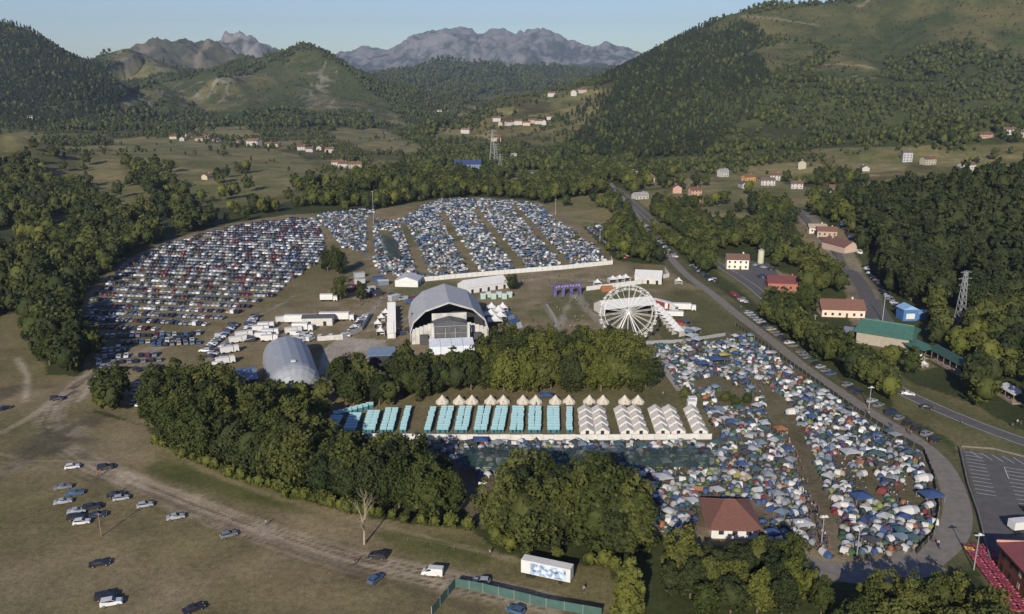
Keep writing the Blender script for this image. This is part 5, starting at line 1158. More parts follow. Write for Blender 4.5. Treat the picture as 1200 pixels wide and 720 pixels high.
def rope_fence(pts):
    o = empty('rope_fence', (pts[0].x, pts[0].y, 0), 0, 'low post and rope fence along the dirt track', 'fence'); b = MB().use(M_wood); r = MB().use(mat('thin_rope', (.3,.27,.2), .9)); last = None
    for a, c in zip(pts, pts[1:]):
        n = int((c-a).length/5)
        for i in range(n):
            p = a.lerp(c, i/n)-pts[0]; b.tube((p.x, p.y, 0), (p.x, p.y, 1), .05, None, 5)
            if last is not None: r.tube(last+Vector((0,0,.9)), Vector((p.x, p.y, .9)), .015, None, 3)
            last = Vector((p.x, p.y, 0))
    part(b, 'post', o); part(r, 'rope', o)
rope_fence([P(478,634,0.), P(560,650,0.), P(608,662,0.)])
wall_line('dark_fence', [P(862,382,0.), P(905,412,0.), P(950,444,0.), P(1000,480,0.), P(1050,512,0.), P(1082,530,0.), P(1094,560,0.), P(1100,600,0.), P(1094,628,0.), P(1074,650,0.)], 1.5, mat('dark_mesh_fence', (.035,.04,.025), .95, .2, 1), 'dark mesh fence following the inside of the curved road', 'fence', .05)
a = wall_line('grey_barrier', [P(757,404,0.), P(800,402,0.), P(850,394,0.)], 1.6, mat('grey_mesh', (.22,.24,.23), .9), 'grey mesh barrier between wheel lawn and tent camp', 'fence', .05)
# covered walkway paths
for pl, w_ in (([(757,410),(775,428),(797,458)], 2.6), ([(640,395),(652,378),(640,356)], 1.2)): strip('footpath', [tuple(P(*k, 0.)[:2]) for k in pl], w_, .03, mat('pale_path', (.27,.25,.21), .9, .15, .6))
# long green shade nets
def shade(a, c, wd, h, label):
    L = math.hypot(c[0]-a[0], c[1]-a[1]); o = empty('shade_canopy', ((a[0]+c[0])/2, (a[1]+c[1])/2, 0), ang(a, c), label, 'canopy'); b = MB().use(M_net); n = int(L/6)
    for i in range(n):
        x0, x1 = -L/2+L*i/n, -L/2+L*(i+1)/n-.05; s = .12*math.sin(i*2.1)
        for t in (-1, 1): b.add([(x0,t*wd/2,h-.8+s*.5),(x1,t*wd/2,h-.8),(x1,t*.05,h),(x0,t*.05,h+s*.3)], [(0,1,2,3)])
    part(b, 'net_roof', o); b = MB().use(M_black); b.tube((-L/2,0,h+.06), (L/2,0,h+.06), .09, None, 4); part(b, 'ridge_cable', o)
    for i in range(0, n+1, 2):
        for t in (-1, 1): b = MB().use(M_steel); b.tube((-L/2+L*i/n, t*(wd/2-.1), 0), (-L/2+L*i/n, t*(wd/2-.1), h-.7), .06, None, 5); part(b, 'post', o)
    return o
shade(P(538, 546, 0.), P(836, 546, 0.), 13.5, 3.6, 'very long dark green shade net canopy across the middle of the camp')
shade(P(452, 282, 0.), P(464, 308, 0.), 9, 3.4, 'green shade net canopy in the left block of the back camp')
shade(P(536, 300+3, 0.), P(545, 300+6, 0.), 2.5, 3, 'small green shade net in the third block of the back camp')
# ---------------- hall with the red hip roof ----------------
rz = R(-3); q = P(853, 612, 0.); o = empty('red_roofed_hall', (q.x, q.y-1.0, 0), rz, 'single-storey hall with brown-red hip roof among the tents', 'hall')
w, d, h, rh = 11.6, 14.5, 3.0, 3.2; MRR = mat('brown_red_tiles', (.16,.075,.055), .85, .12, 1.5)
b = MB().use(M_white); b.box(0, 0, 0, w, d, h); part(b, 'wall', o)
b = MB().use(MRR); e = .9; X_, Y_ = w/2+e, d/2+e
base = [(-X_,-Y_,h-.1),(X_,-Y_,h-.1),(X_,Y_,h-.1),(-X_,Y_,h-.1)]; rg_ = [(-1.2,1.5,h+rh),(1.4,1.5,h+rh)]
b.add(base+rg_+[(x,y,z-.25) for x,y,z in base], [(0,1,5,4),(1,2,5),(2,3,4,5),(3,0,4),(0,6,7,1),(1,7,8,2),(2,8,9,3),(3,9,6,0),(9,8,7,6)]); r = part(b, 'roof', o)
b = MB().use(MRR); b.tube((-1.2,1.5,h+rh+.05), (1.4,1.5,h+rh+.05), .16, None, 6)
for s, t, k in ((-1,-1,0),(1,-1,1),(1,1,1),(-1,1,0)): b.tube((rg_[k][0],1.5,h+rh+.04), (s*X_,t*Y_,h-.02), .13, None, 5)
part(b, 'ridge_tiles', r)
for i in range(3): b = MB().use(mat('house_glass')); b.box(-3.4+i*3.4, -d/2-.02, 1.1, 1.3, .1, 1.2); part(b, 'window', o)
# ---------------- reddish river hostel at the lower right edge ----------------
q0 = P(1168, 668, 0.); dirv = (P(1200, 705, 0.)-P(1168, 668, 0.)).normalized(); rz = math.atan2(dirv.y, dirv.x); L = 30; dp = 11
nx, ny = -math.sin(rz), math.cos(rz); o = empty('canoe_centre_building', (q0.x+dirv.x*L/2+nx*dp/2, q0.y+dirv.y*L/2+ny*dp/2, 0), rz, 'red-brown timber building with red metal roof at the lower right edge', 'building')
MT = mat('red_brown_timber', (.13,.045,.028), .8, .45, .5); MRM = mat('dull_red_metal_roof', (.20,.06,.05), .5, .1, .6)
b = MB().use(MT); b.box(0, 0, 0, L, dp, 6.4); part(b, 'wall', o); b = MB().use(MRM); b.add([(-L/2-.6,-dp/2-.7,6.5),(L/2+.6,-dp/2-.7,6.5),(L/2+.6,dp/2+.7,7.6),(-L/2-.6,dp/2+.7,7.6),(-L/2-.6,-dp/2-.7,6.8),(L/2+.6,-dp/2-.7,6.8),(L/2+.6,dp/2+.7,7.9),(-L/2-.6,dp/2+.7,7.9)], [(3,2,1,0),(4,5,6,7),(0,1,5,4),(1,2,6,5),(2,3,7,6),(3,0,4,7)]); r = part(b, 'roof', o)
b = MB().use(mat('pinkish_trim', (.45,.25,.2), .6)); b.box(-L/2-.75, 0, 6.9, .25, dp+1.4, .5); part(b, 'fascia', r)
for i in range(8):
    for k in (1.2, 4.0): b = MB().use(mat('pale_window', (.42,.36,.26), .5) if (i+int(k)) % 3 == 0 else M_dark); b.box(-L/2+2+i*3.6, -dp/2-.03, k, 1.0, .1, 1.3); part(b, 'window', o)
b = MB().use(mat('concrete_wall', (.14,.135,.12), .9, .15, .6))
# kayak racks
g0, g1 = P(1143, 640, 0.), P(1205, 722, 0.); kd = (g1-g0).normalized(); kr = math.atan2(kd.y, kd.x)
def kayak_mesh(name='kayak'):
    b = MB().use(mat('kayak_plastic', source='object', rough=.35, noise_amt=.08)); secs = ((-2.05,.02,.22),(-1.5,.26,.06),(-.7,.38,0),(.3,.40,0),(1.3,.28,.06),(2.05,.02,.24)); V = []; Fc = []
    for x, w_, z in secs:
        V += [(x,-w_,.26),(x,-w_*.6,z),(x,w_*.6,z),(x,w_,.26),(x,w_*.5,.34),(x,-w_*.5,.34)]
    for j in range(5):
        for i in range(6): Fc.append((j*6+i, j*6+(i+1) % 6, j*6+6+(i+1) % 6, j*6+6+i))
    b.add(V, [f[::-1] for f in Fc]); b.use(M_dark); b.add([(-.9,-.17,.345),(-.25,-.17,.345),(-.25,.17,.345),(-.9,.17,.345),(.25,-.17,.345),(.8,-.15,.345),(.8,.15,.345),(.25,.17,.345)], [(0,1,2,3),(4,5,6,7)]); return b.mesh(name)
KM = kayak_mesh(); KC = {'pink-red': (.26,.045,.085), 'red': (.22,.03,.03), 'crimson': (.14,.025,.045), 'yellow': (.42,.28,.04)}
L = (g1-g0).length; n_, p_ = 0, 0
for row, offy in enumerate((-2.3, .1, 2.5)):
    for i in range(int(L/.85)):
        s = .6+i*.85; cn = ['pink-red', 'red', 'pink-red', 'crimson'][(i*3+row*5) % 4] if not (row == 2 and i > L/.85*.35) else 'yellow'
        if row == 0 and i in (2, 3): cn = 'yellow'
        x, y = g0.x+kd.x*s-kd.y*offy, g0.y+kd.y*s+kd.x*offy
        pxk, pyk = proj(x, y, .5)
        if pxk > 1215 or pyk > 735: continue
        o = link('kayak', KM, None, (x, y, .25+.12*((i*5+row) % 3)), kr+R(62)+R(4)*math.sin(i*1.7), KC[cn]); o.rotation_euler[0] = R(28); o.scale = (.62, 1, 1)
        tagp(o, f'{cn} kayak, {ordw(i+1)} from the far end of the {["left", "middle", "right"][row]} rack beside the timber building', 'kayak', 'kayaks racked beside the timber building')
for row, offy in enumerate((-2.3, .1, 2.5)):
    o = empty('kayak_rack', (g0.x-kd.y*offy, g0.y+kd.x*offy, 0), kr, f'low timber rack under the {["left", "middle", "right"][row]} row of kayaks', 'rack')
    b = MB().use(M_wood); b.box(L/2, -.6, 0, L, .12, .3); part(b, 'rail', o); b = MB().use(M_wood); b.box(L/2, .6, 0, L, .12, .45); part(b, 'rail', o)
# car park furniture and paint
pq = [Vector((*p, 0)) for p in park]
def pk(u, v):
    """u to the right along the top edge, v downwards, metres"""
    o_ = pq[0]; e1 = (pq[1]-pq[0]).normalized(); e2 = (pq[4]-pq[0]).normalized(); return o_+e1*u+e2*v
def stripe(p, q, w=.14, z=.075):
    dx, dy = q[0]-p[0], q[1]-p[1]; L = math.hypot(dx, dy); nx, ny = -dy/L*w/2, dx/L*w/2; return [(p[0]+nx,p[1]+ny,z),(p[0]-nx,p[1]-ny,z),(q[0]-nx,q[1]-ny,z),(q[0]+nx,q[1]+ny,z)]
V = []; Fc = []
def addst(p, q):
    o_ = len(V); V.extend(stripe(p, q)); Fc.append((o_, o_+1, o_+2, o_+3))
for i in range(12): addst(pk(.8, 1.5+i*2.6), pk(5.6, 1.5+i*2.6))
for i in range(9): addst(pk(2.5+i*2.9, .5), pk(5.0+i*2.9, 5.0))
for i in range(10): addst(pk(10.5, 9+i*2.6), pk(19.5, 9+i*2.6))
addst(pk(10.5, 9), pk(10.5, 17)); addst(pk(15, 17), pk(15, 34))
me = bpy.data.meshes.new('parking_lines'); me.from_pydata(V, [], Fc); me.materials.append(M_paint); o = link('parking_lines', me); o['kind'] = 'structure'
wall_line('retaining_wall', [P(1124,526,0.), P(1134,570,0.), P(1146,604,0.), P(1160,660,0.)], .9, mat('concrete_wall'), 'low concrete wall along the left edge of the asphalt car park', 'wall', .3, False)
wall_line('concrete_kerb', [P(1126,524,0.), P(1165,527,0.), P(1215,540,0.)], .5, mat('concrete_wall'), 'low concrete edge along the top of the asphalt car park', 'wall', .3, False)
lorry(1196, 622, R(10), 'white camper parked beyond the red metal roof', 6, 2.9, name='camper_van', cat='camper')
# dead tree
def dead_tree():
    q = P(427, 638, 0.); o = empty('bare_tree', q, .4, 'pale leafless dead tree standing alone in front of the wood belt', 'tree'); mt = mat('dead_bark', (.30,.25,.18), .9, .15, 2); rg = random.Random(5)
    b = MB().use(mt); br = MB().use(mt)
    def grow(p, d, L, r, k, mb):
        e = p+d*L; mb.tube(p, e, r, r*.68, 6 if k < 2 else 4)
        if k >= 6: return
        for i in range(2 if k else 3):
            nd = (d+Vector((rg.uniform(-.75, .75), rg.uniform(-.75, .75), rg.uniform(-.05, .35)))).normalized(); grow(e, nd, L*rg.uniform(.62, .85), r*.62, k+1, br)
    grow(Vector((0,0,0)), Vector((.03,0,1)), 3.8, .30, 0, b); part(b, 'trunk', o); part(br, 'crown', o)
dead_tree()
# ---------------- glamping rows ----------------
MTEAL = mat('teal_pod_side', (.035,.13,.16), .6, .12, 1.5); MTEAL2 = mat('teal_pod_roof', (.20,.38,.41), .5, .1, 1.2); MPW = mat('pod_ridge_white', (.50,.58,.58), .5)
def pod_parts():
    w, d = 2.05, 1.95
    b = MB().use(MTEAL); b.box(0, 0, 0, w*.94, d*.92, 1.15); wall = b.mesh('wall')
    b = MB().use(MTEAL2); b.add([(-w/2,-d/2,1.15),(w/2,-d/2,1.15),(w/2,-.25,1.75),(-w/2,-.25,1.75),(-w/2,d/2-.05,1.15),(w/2,d/2-.05,1.15),(w/2,.25,1.75),(-w/2,.25,1.75)], [(0,1,2,3),(5,4,7,6),(0,3,7,4),(1,5,6,2)]); roof = b.mesh('roof')
    b = MB().use(MPW); b.box(0, 0, 1.76, w, .52, .06); ridge_ = b.mesh('ridge_strip'); b = MB().use(M_dark); b.box(.1, -d*.46-.01, .1, .6, .04, .95); return wall, roof, ridge_, b.mesh('door')
PW, PRF, PRD, PDR = pod_parts()
COLS = [((392,491),(384,508)),((399,491),(390,508)),((414,488),(406,508)),((421,488),(413,508)),((435,485),(428,508)),((442,485),(436,508)),((456,482),(449,508)),((464,482),(457,508)),((479,480),(472,508)),((508,481),(501,508)),((521,480),(515,508)),((529,480),(522,508)),((542,480),(536,508)),((550,480),(544,508)),((564,480),(559,508)),((572,480),(567,508)),((585,480),(579,508)),((592,480),(587,508)),((604,480),(601,508)),((611,480),(609,508)),((623,480),(622.5,508)),((631,480),(630,508)),((644.5,480),(645,508)),((652,480),(652,508)),((667,481),(667,508))]
rgj = random.Random(3)
for ci, (t, bt) in enumerate(COLS):
    a, c = P(*t, 0.), P(*bt, 0.); L = (c-a).length; n = max(3, round(L/2.25)); rz = math.atan2(c.y-a.y, c.x-a.x)+math.pi/2
    for i in range(n):
        q = a.lerp(c, (i+.5)/n); q.x += rgj.uniform(-.12, .12); o = empty('pod_cabin', q, rz+rgj.uniform(-.04, .04), f'teal sleeping pod, {ordw(i+1)} from the grove end of the {ordw(ci+1)} pod column from the left', 'pod', 'teal sleeping pods in columns')
        link('wall', PW, o); link('door', PDR, o); r = link('roof', PRF, o); link('ridge_strip', PRD, r)
for i in range(7):
    q = P(395+i*6.4, 488-i*1.7, 0.); o = empty('pod_cabin', q, .25, f'teal pod of the slanting end row under the trees, {ordw(i+1)} from the left', 'pod', 'slanting row of pods'); link('wall', PW, o); r = link('roof', PRF, o); link('ridge_strip', PRD, r); o.scale = (1.2, 1.1, 1.1)
MBE = mat('cream_canvas', (.48,.44,.36), .85, .08, .8, bump=.2, bscale=2)
def bell():
    b = MB().use(MBE); n = 10; r = 2.35; V = []
    for z, k in ((0,1.0),(.75,1.0),(1.7,.52),(3.05,.03)):
        for i in range(n): a = 2*math.pi*(i+.5)/n; V.append((math.cos(a)*r*k, math.sin(a)*r*k, z))
    Fc = [(j*n+i, j*n+(i+1) % n, j*n+n+(i+1) % n, j*n+n+i) for j in range(3) for i in range(n)]; b.add(V, Fc); canvas = b.mesh('canvas', False)
    b = MB().use(mat('tent_door_brown', (.16,.10,.05), .9)); b.add([(-.55,-2.36,0),(.55,-2.36,0),(0,-1.95,1.5)], [(0,1,2)]); door = b.mesh('door')
    b = MB().use(MBE); b.box(0, -2.35, .0, .1, .1, 0.1); return canvas, door
BC, BD = bell()
for i, x in enumerate((518,538,553,575,590,613,628,651,667,691,707,732.5,748)):
    q = P(x, 474, 0.); q.y += 1.4; o = empty('bell_tent', q, 0, f'cream canvas bell tent, {ordw(i+1)} from the left in the row before the grove', 'tent', 'cream bell tents before the grove'); link('canvas', BC, o); link('door', BD, o)
MCW = mat('white_canvas', (.54,.52,.47), .8, .06, .8)
def safari():
    b = MB().use(MCW); w, d, h, e = 4.5, 3.0, 2.9, 1.3
    b.add([(-w/2,-d/2,0),(w/2,-d/2,0),(w/2,d/2,0),(-w/2,d/2,0),(-w/2,-d/2,e),(w/2,-d/2,e),(w/2,d/2,e),(-w/2,d/2,e),(0,-d/2,h-.1),(0,d/2,h-.1)], [(0,1,5,8,4),(3,7,9,6,2),(0,4,7,3),(1,2,6,5)]); wl = b.mesh('wall')
    b = MB().use(MCW); s = .35
    for t in (-1, 1): b.add([(t*(w/2+s),-d/2-.5,e-.2),(t*(w/2+s),d/2+.3,e-.2),(0,d/2+.3,h),(0,-d/2-.5,h)], [(0,1,2,3)])
    rf = b.mesh('roof'); b = MB().use(M_dark); b.box(0, -d/2-.02, 0, 1.1, .06, 1.6); return wl, rf, b.mesh('door')
SW, SR, SD = safari()
for ci, (xt, xb) in enumerate(((685.5,688),(701,705.5),(728,735),(743,750.5),(768,776),(784,794),(810,820))):
    a, c = P(xt, 485, 0.), P(xb, 508, 0.)
    for i in range(4):
        q = a.lerp(c, i/3); o = empty('canvas_tent', q, math.atan2(c.y-a.y, c.x-a.x)+math.pi/2, f'white gabled canvas tent, {ordw(i+1)} from the back of the {ordw(ci+1)} white tent column', 'tent', 'white gabled canvas tents'); link('wall', SW, o); link('roof', SR, o); link('door', SD, o)
for x, y, sc_, lab in ((811,473,1,'rear of two white toilet cabins beside the round bushes'),(810,477,1,'front of two white toilet cabins beside the round bushes')):
    q = P(x, y, 0.); o = empty('toilet_block', q, .05, lab, 'cabin'); b = MB().use(M_white); b.box(0,0,0,2.8,2,2.3); part(b, 'wall', o); b = MB().use(M_white); b.box(0,0,2.32,3,2.2,.15); part(b, 'roof', o)
for x, y, lab in ((563,521,'blue and white striped gazebo below the white wall'),(640,468,'blue tarpaulin shelter between two cream bell tents')):
    q = P(x, y, 0.); o = link('gazebo', TM['gazebo'], None, q, 0, TCOL['blue']); o.scale = (2.4, 1.8, 2.7); tagp(o, lab, 'gazebo')
# ---------------- tent camps ----------------
CAMP = [(478,518),(835,518),(842,512),(826,478),(832,468),(800,462),(760,412),(770,404),(838,402),(874,392),(905,416),(950,448),(1000,484),(1048,514),(1078,532),(1090,560),(1097,598),(1090,628),(1070,646),(1030,652),(985,654),(960,652),(950,640),(925,640),(905,655),(888,640),(886,600),(880,592),(824,584),(812,620),(776,624),(757,610),(712,583),(650,563),(560,560),(548,545)]
NOT = [[(818,582),(888,588),(884,640),(822,640)], [(905,505),(918,505),(938,560),(952,620),(966,650),(992,650),(978,600),(955,540),(925,470),(905,455),(880,440),(868,446),(895,468)],
       [(800,512),(940,512),(942,519),(800,519)], [(808,447),(845,440),(880,462),(878,470),(840,455),(815,456)], [(793,458),(812,458),(812,480),(793,480)], [(838,462),(886,466),(884,479),(838,476)], [(1010,548),(1024,545),(1036,590),(1022,590)], [(1060,560),(1072,560),(1080,600),(1068,596)], [(758,404),(762,404),(800,460),(792,462)]]
LANES_B = [[(468,262),(476,260),(505,322),(490,322)], [(513,250),(521,248),(565,322),(550,322)], [(553,246),(561,244),(622,320),(608,320)], [(598,242),(605,240),(676,318),(664,318)], [(428,256),(436,256),(440,300),(430,300)]]
BACK = [[(437,258),(468,258),(500,326),(445,322),(436,300)], [(362,258),(380,250),(440,244),(432,262),(430,298),(400,290),(386,270)], [(470,258),(515,235),(545,233),(600,236),(632,240),(650,258),(690,284),(712,305),(660,313),(600,318),(545,324),(492,326)]]
def camp_points(polys, nots, sp, seed, jit=.42):
    gp = [G(p) for p in polys]; xs = [a for g in gp for a, _ in g]; ys = [b for g in gp for _, b in g]; rg = np.random.default_rng(seed)
    X, Y = np.meshgrid(np.arange(min(xs), max(xs), sp), np.arange(min(ys), max(ys), sp*.95)); X = X+(np.arange(X.shape[0]) % 2)[:, None]*sp*.5
    X = (X+rg.uniform(-jit, jit, X.shape)*sp).ravel(); Y = (Y+rg.uniform(-jit, jit, Y.shape)*sp).ravel(); m = np.zeros(len(X), bool)
    for g in gp: m |= inpoly(X, Y, g)
    for p in nots: m &= ~inpoly(X, Y, G(p))
    m &= fbm(X, Y, 11, 2, seed) > .27
    return X[m], Y[m], rg
def pick_tents(X, Y, pal, rg, kinds, pr):
    n = len(X); out = []
    cl = fbm(X, Y, 9, 2, 77)
    for i in range(n):
        k = rg.choice(kinds, p=pr); (a, b), (c, d), (e, f) = TSIZE[k]; col = pal[int(rg.integers(len(pal)))]
        if k == 'gazebo': col = rg.choice(['white', 'white', 'pale grey', 'blue', 'light blue', 'dark grey', 'teal'])
        out.append([X[i], Y[i], k, str(col), rg.uniform(a, b), rg.uniform(c, d), rg.uniform(e, f), rg.uniform(0, 6.28) if k != 'gazebo' else rg.choice([.1, .4, .8])])
    return out
X, Y, rgc = camp_points([CAMP], NOT, 2.22, 501)
KND = ['dome', 'tunnel', 'ridge', 'gazebo']
tents = pick_tents(X, Y, PAL_NEAR, rgc, KND, [.64, .20, .09, .07])
def shaded(t): px, py = proj(t[0], t[1], 0.); return 0
# landmarks of the photograph
for x, y, k, c_, s in ((914,508,'gazebo','orange',1.9),(995,535,'gazebo','white',2.6),(1082,562,'tunnel','white',3.0),(1090,586,'gazebo','blue',2.8),(1078,604,'tunnel','beige',2.2),(928,484,'tunnel','white',2.6),(1008,588,'gazebo','blue',2.6),(1064,600,'tunnel','white',3.2),(940,620,'gazebo','white',2.4),(1034,577,'dome','red',1.8),(776,565,'gazebo','white',2.6),(755,600,'dome','red',1.8),(838,425,'gazebo','blue',3.),(848,420,'gazebo','yellow',2.2),(860,412,'dome','yellow',2.),(822,430,'gazebo','blue',2.6)):
    q = P(x, y, 0.); tents = [t for t in tents if math.hypot(t[0]-q.x, t[1]-q.y) > s*.95]; z_ = {'gazebo': 2.8, 'tunnel': 1.8, 'dome': 1.6}[k]; tents.append([q.x, q.y, k, c_, s, s*.8 if k != 'tunnel' else s*.55, z_, .2])
def vis(t): px, py = proj(t[0], t[1], 1.); return -5 < px < 1205 and py < 725
tents.sort(key=lambda t: -(t[4]*t[5]*t[6])**(1/3)/(math.hypot(t[0], t[1])**1.6))
# tents under the big shadows of trees that hide them stay in the one mesh
HID = [[(555,556),(760,556),(800,640),(555,640)]]
big = [t for t in tents if not inpoly(*[np.array([v]) for v in proj(t[0], t[1], 0.)], HID[0])[0]][:300]; bid = set(map(id, big)); rest = [t for t in tents if id(t) not in bid]
print('tents', len(tents), 'rest', len(rest))
def quarter(px, py):
    if px > 985 and py > 560: return 'in the camp corner inside the road bend'
    if px > 958 and py > 500: return 'between the camp lane and the curved road'
    if px > 880 and py > 560: return 'between the red-roofed hall and camp lane'
    if py > 554 and px < 824: return 'left of the red-roofed hall'
    if py > 554: return 'behind the red-roofed hall'
    if py > 515 and px < 838: return 'between white wall and green canopy'
    if py > 515: return 'at the right end of the green canopy'
    return 'in the upper camp towards the wheel'
bys = {}
for t in big:
    px, py = proj(t[0], t[1], 0.); bys.setdefault((quarter(px, py), t[3], t[2]), []).append((px, t))
TW = {'dome': 'dome tent', 'tunnel': 'tunnel tent', 'ridge': 'ridge tent', 'gazebo': 'open gazebo'}
for (qd, c_, k), L_ in bys.items():
    L_.sort(key=lambda a: a[0])
    for i, (px, t) in enumerate(L_):
        o = link(k+'_tent' if k != 'gazebo' else 'gazebo', TM[k], None, (t[0], t[1], .02), t[7], TCOL[c_]); o.scale = (t[4], t[5], t[6])
        pos = 'only' if len(L_) == 1 else ordw(i+1)
        lab = f'{c_} {TW[k]} {qd}' if len(L_) == 1 else f'{ordw(i+1)} {c_} {TW[k]} from the left {qd}'
        tagp(o, lab, 'tent' if k != 'gazebo' else 'gazebo', 'tents '+qd)
# the rest of the camps as one mesh
X, Y, rgb_ = camp_points(BACK, LANES_B+[[(444,270),(456,270),(474,302),(460,304)]], 3.05, 502)
rest += pick_tents(X, Y, PAL_FAR, rgb_, KND, [.62, .18, .08, .12])
X, Y, rgb_ = camp_points([[(470,258),(500,238),(540,234),(560,240),(520,246),(490,262)]], [], 4.2, 503)
rest += pick_tents(X, Y, PAL_FAR, rgb_, KND, [.5, .2, .1, .2])
items = []
for k in KND:
    T_ = [t for t in rest if t[2] == k]; V, Fc, mi = TENTP[k]
    Xa = np.array([[t[0], t[1], .02, t[7], t[4], t[5], t[6]] for t in T_]); C = np.array([TCOL[t[3]] for t in T_]); items.append((V, Fc, mi, Xa, C, {1: (.02,.022,.025), 2: (.50,.50,.47), 3: (.3,.3,.3)}))
o = merged('tent_encampment', items, mat('tent_cloth_by_face', source='attr', rough=.75, noise_amt=.1, noise_scale=.8)); tagp(o, 'thousands of small camping tents packed over the farther camp fields', 'tents')
# small clutter between the tents: bags, chairs, coolers, rugs
rgk = np.random.default_rng(77); X, Y, _r = camp_points([CAMP], NOT, 1.35, 511); bx = MB(); bx.box(0, 0, 0, 1, 1, 1); Vb, Fb, mb_ = bx.arrays()
n = len(X); Xa = np.stack([X, Y, np.full(n, .02), rgk.uniform(0, 3, n), rgk.uniform(.25, .9, n), rgk.uniform(.2, .6, n), rgk.uniform(.1, .6, n)], 1); pal = np.array([TCOL[c] for c in ('white','dark grey','blue','red','dark green','beige','dark grey','light blue','brown','brown','dark grey')]); C = pal[rgk.integers(0, len(pal), n)]
o = merged('camp_litter', [(Vb, Fb, mb_, Xa, C, {})], mat('tent_cloth_by_face')); tagp(o, 'bags, coolers and folding chairs strewn between the tents', 'camp clutter')
# ---------------- cars ----------------
rgv = random.Random(99)
FIELD = [(85,549,'hatch','white',20,'white hatchback by the field entrance, left of the crossing track'),(124,550,'suv','black',18,'black car right of the white hatchback at the track crossing'),(74,573,'sedan','grey',24,'dark grey sedan, topmost of the left field group'),
 (88,580,'sedan','blue',22,'blue-grey sedan between the topmost dark one and its silver neighbour'),(74,590,'sedan','silver',24,'silver sedan at the left end of the field group'),(136,582,'sedan','black',22,'black sedan of the touching pair beside the dirt track'),(142,586,'hatch','silver',22,'silver hatchback of the touching pair beside the dirt track'),
 (90,601,'sedan','silver',22,'silver sedan in the middle of the field group'),(108,597,'suv','black',22,'black car behind the middle silver sedan'),(90,609,'suv','black',16,'black car touching the white one at the bottom of the group'),(96,614,'hatch','white',16,'white hatchback, lowest of the field group'),(115,606,'hatch','dark blue',24,'dark blue car just behind the wooden pole'),  # black suv behind the middle silver sedan is added in place of a shadow
 (170,594,'hatch','silver',25,'silver hatchback alone right of the touching pair'),(206,608,'sedan','silver',24,'silver sedan alone beside the ruts'),(268,629,'hatch','grey',34,'small grey car farthest right on the open field'),(117,663,'sedan','black',20,'black sedan below the wooden pole'),
 (131,709,'suv','white',18,'white tall car at the bottom of the field'),(124,702,'suv','black',20,'black car-shaped form hidden behind the bottom white one'),(227,716,'sedan','black',38,'black sedan at the bottom edge of the field'),(443,654,'suv','black',165,'black car driving on the dirt track near the dead tree'),  # black car-shaped form set close behind the bottom white car
 (440,681,'hatch','blue',60,'bright blue car below the track near the dead tree'),(507,674,'van','white',172,'white van on the dirt track at the bend'),(564,684,'hatch','silver',174,'silver car behind the green screen'),(604,718,'hatch','blue',150,'blue and white car inside the green screen'),
 (6,480,'hatch','dark blue',60,'dark blue car alone at the far left of the dirt field'),(67,469,'suv','black',20,'black car on the dirt track under the left wood'),(1064,463,'sedan','white',-22,'white car driving on the highway'),(1086,479,'sedan','black',-22,'black car following the white one on the highway'),
 (1203,600,'hatch','black',80,'black car in the asphalt car park at the right edge')]
for x, y, k, c_, a, lab in FIELD: full_car(k, c_, P(x, y, 0.), R(a), lab, None)
# cars nose-in along the curved road
rl = smooth_line(g_rim, 2.0); rs = offset(rl, 0); d_acc = 0; side = 5.9; idx = 0; last = None; road_cars = []
for (x0, y0), (x1, y1) in zip(rl, rl[1:]):
    px, py = proj(x0, y0, 0.); d_acc += math.hypot(x1-x0, y1-y0)
    if not (862 < px < 1107 and py < 524 and py > 355): continue
    if last is None or d_acc-last >= 2.75:
        last = d_acc
        if rgv.random() < .06: continue
        a = math.atan2(y1-y0, x1-x0); dx, dy = math.cos(a), math.sin(a); nx, ny = (-dy, dx) if (-dy) > 0 else (dy, -dx)
        road_cars.append((x0+nx*side, y0+ny*side, a+math.pi/2+R(22)+rgv.uniform(-.06, .06)))
for i, (x, y, a) in enumerate(road_cars):
    k = rgv.choice(['hatch', 'hatch', 'sedan', 'suv', 'suv', 'van'] if i % 9 == 0 else ['hatch', 'hatch', 'sedan', 'suv']); c_ = rgv.choice(PAL_CAR)
    full_car(k, c_, (x, y, 0), a, f'{c_} {CWORD[k]} parked beside the curved road, {ordw(i+1)} counted from the far end', 'cars parked along the curved road')
allc = []     # x,y,rz,kind,colour, where
def add_row(a, c, pitch, rz, where, gap=.06, pal=PAL_CAR, kinds=('hatch','hatch','sedan','suv','suv'), jit=.08, row=0):
    L = math.hypot(c[0]-a[0], c[1]-a[1]); n = int(L/pitch)
    for i in range(n):
        if rgv.random() < gap: continue
        t = (i+.5)/n; allc.append([a[0]+(c[0]-a[0])*t+rgv.uniform(-.15, .15), a[1]+(c[1]-a[1])*t+rgv.uniform(-.35, .35), rz+rgv.uniform(-jit, jit)+(math.pi if rgv.random() < .4 else 0), rgv.choice(kinds), rgv.choice(pal), where, row])
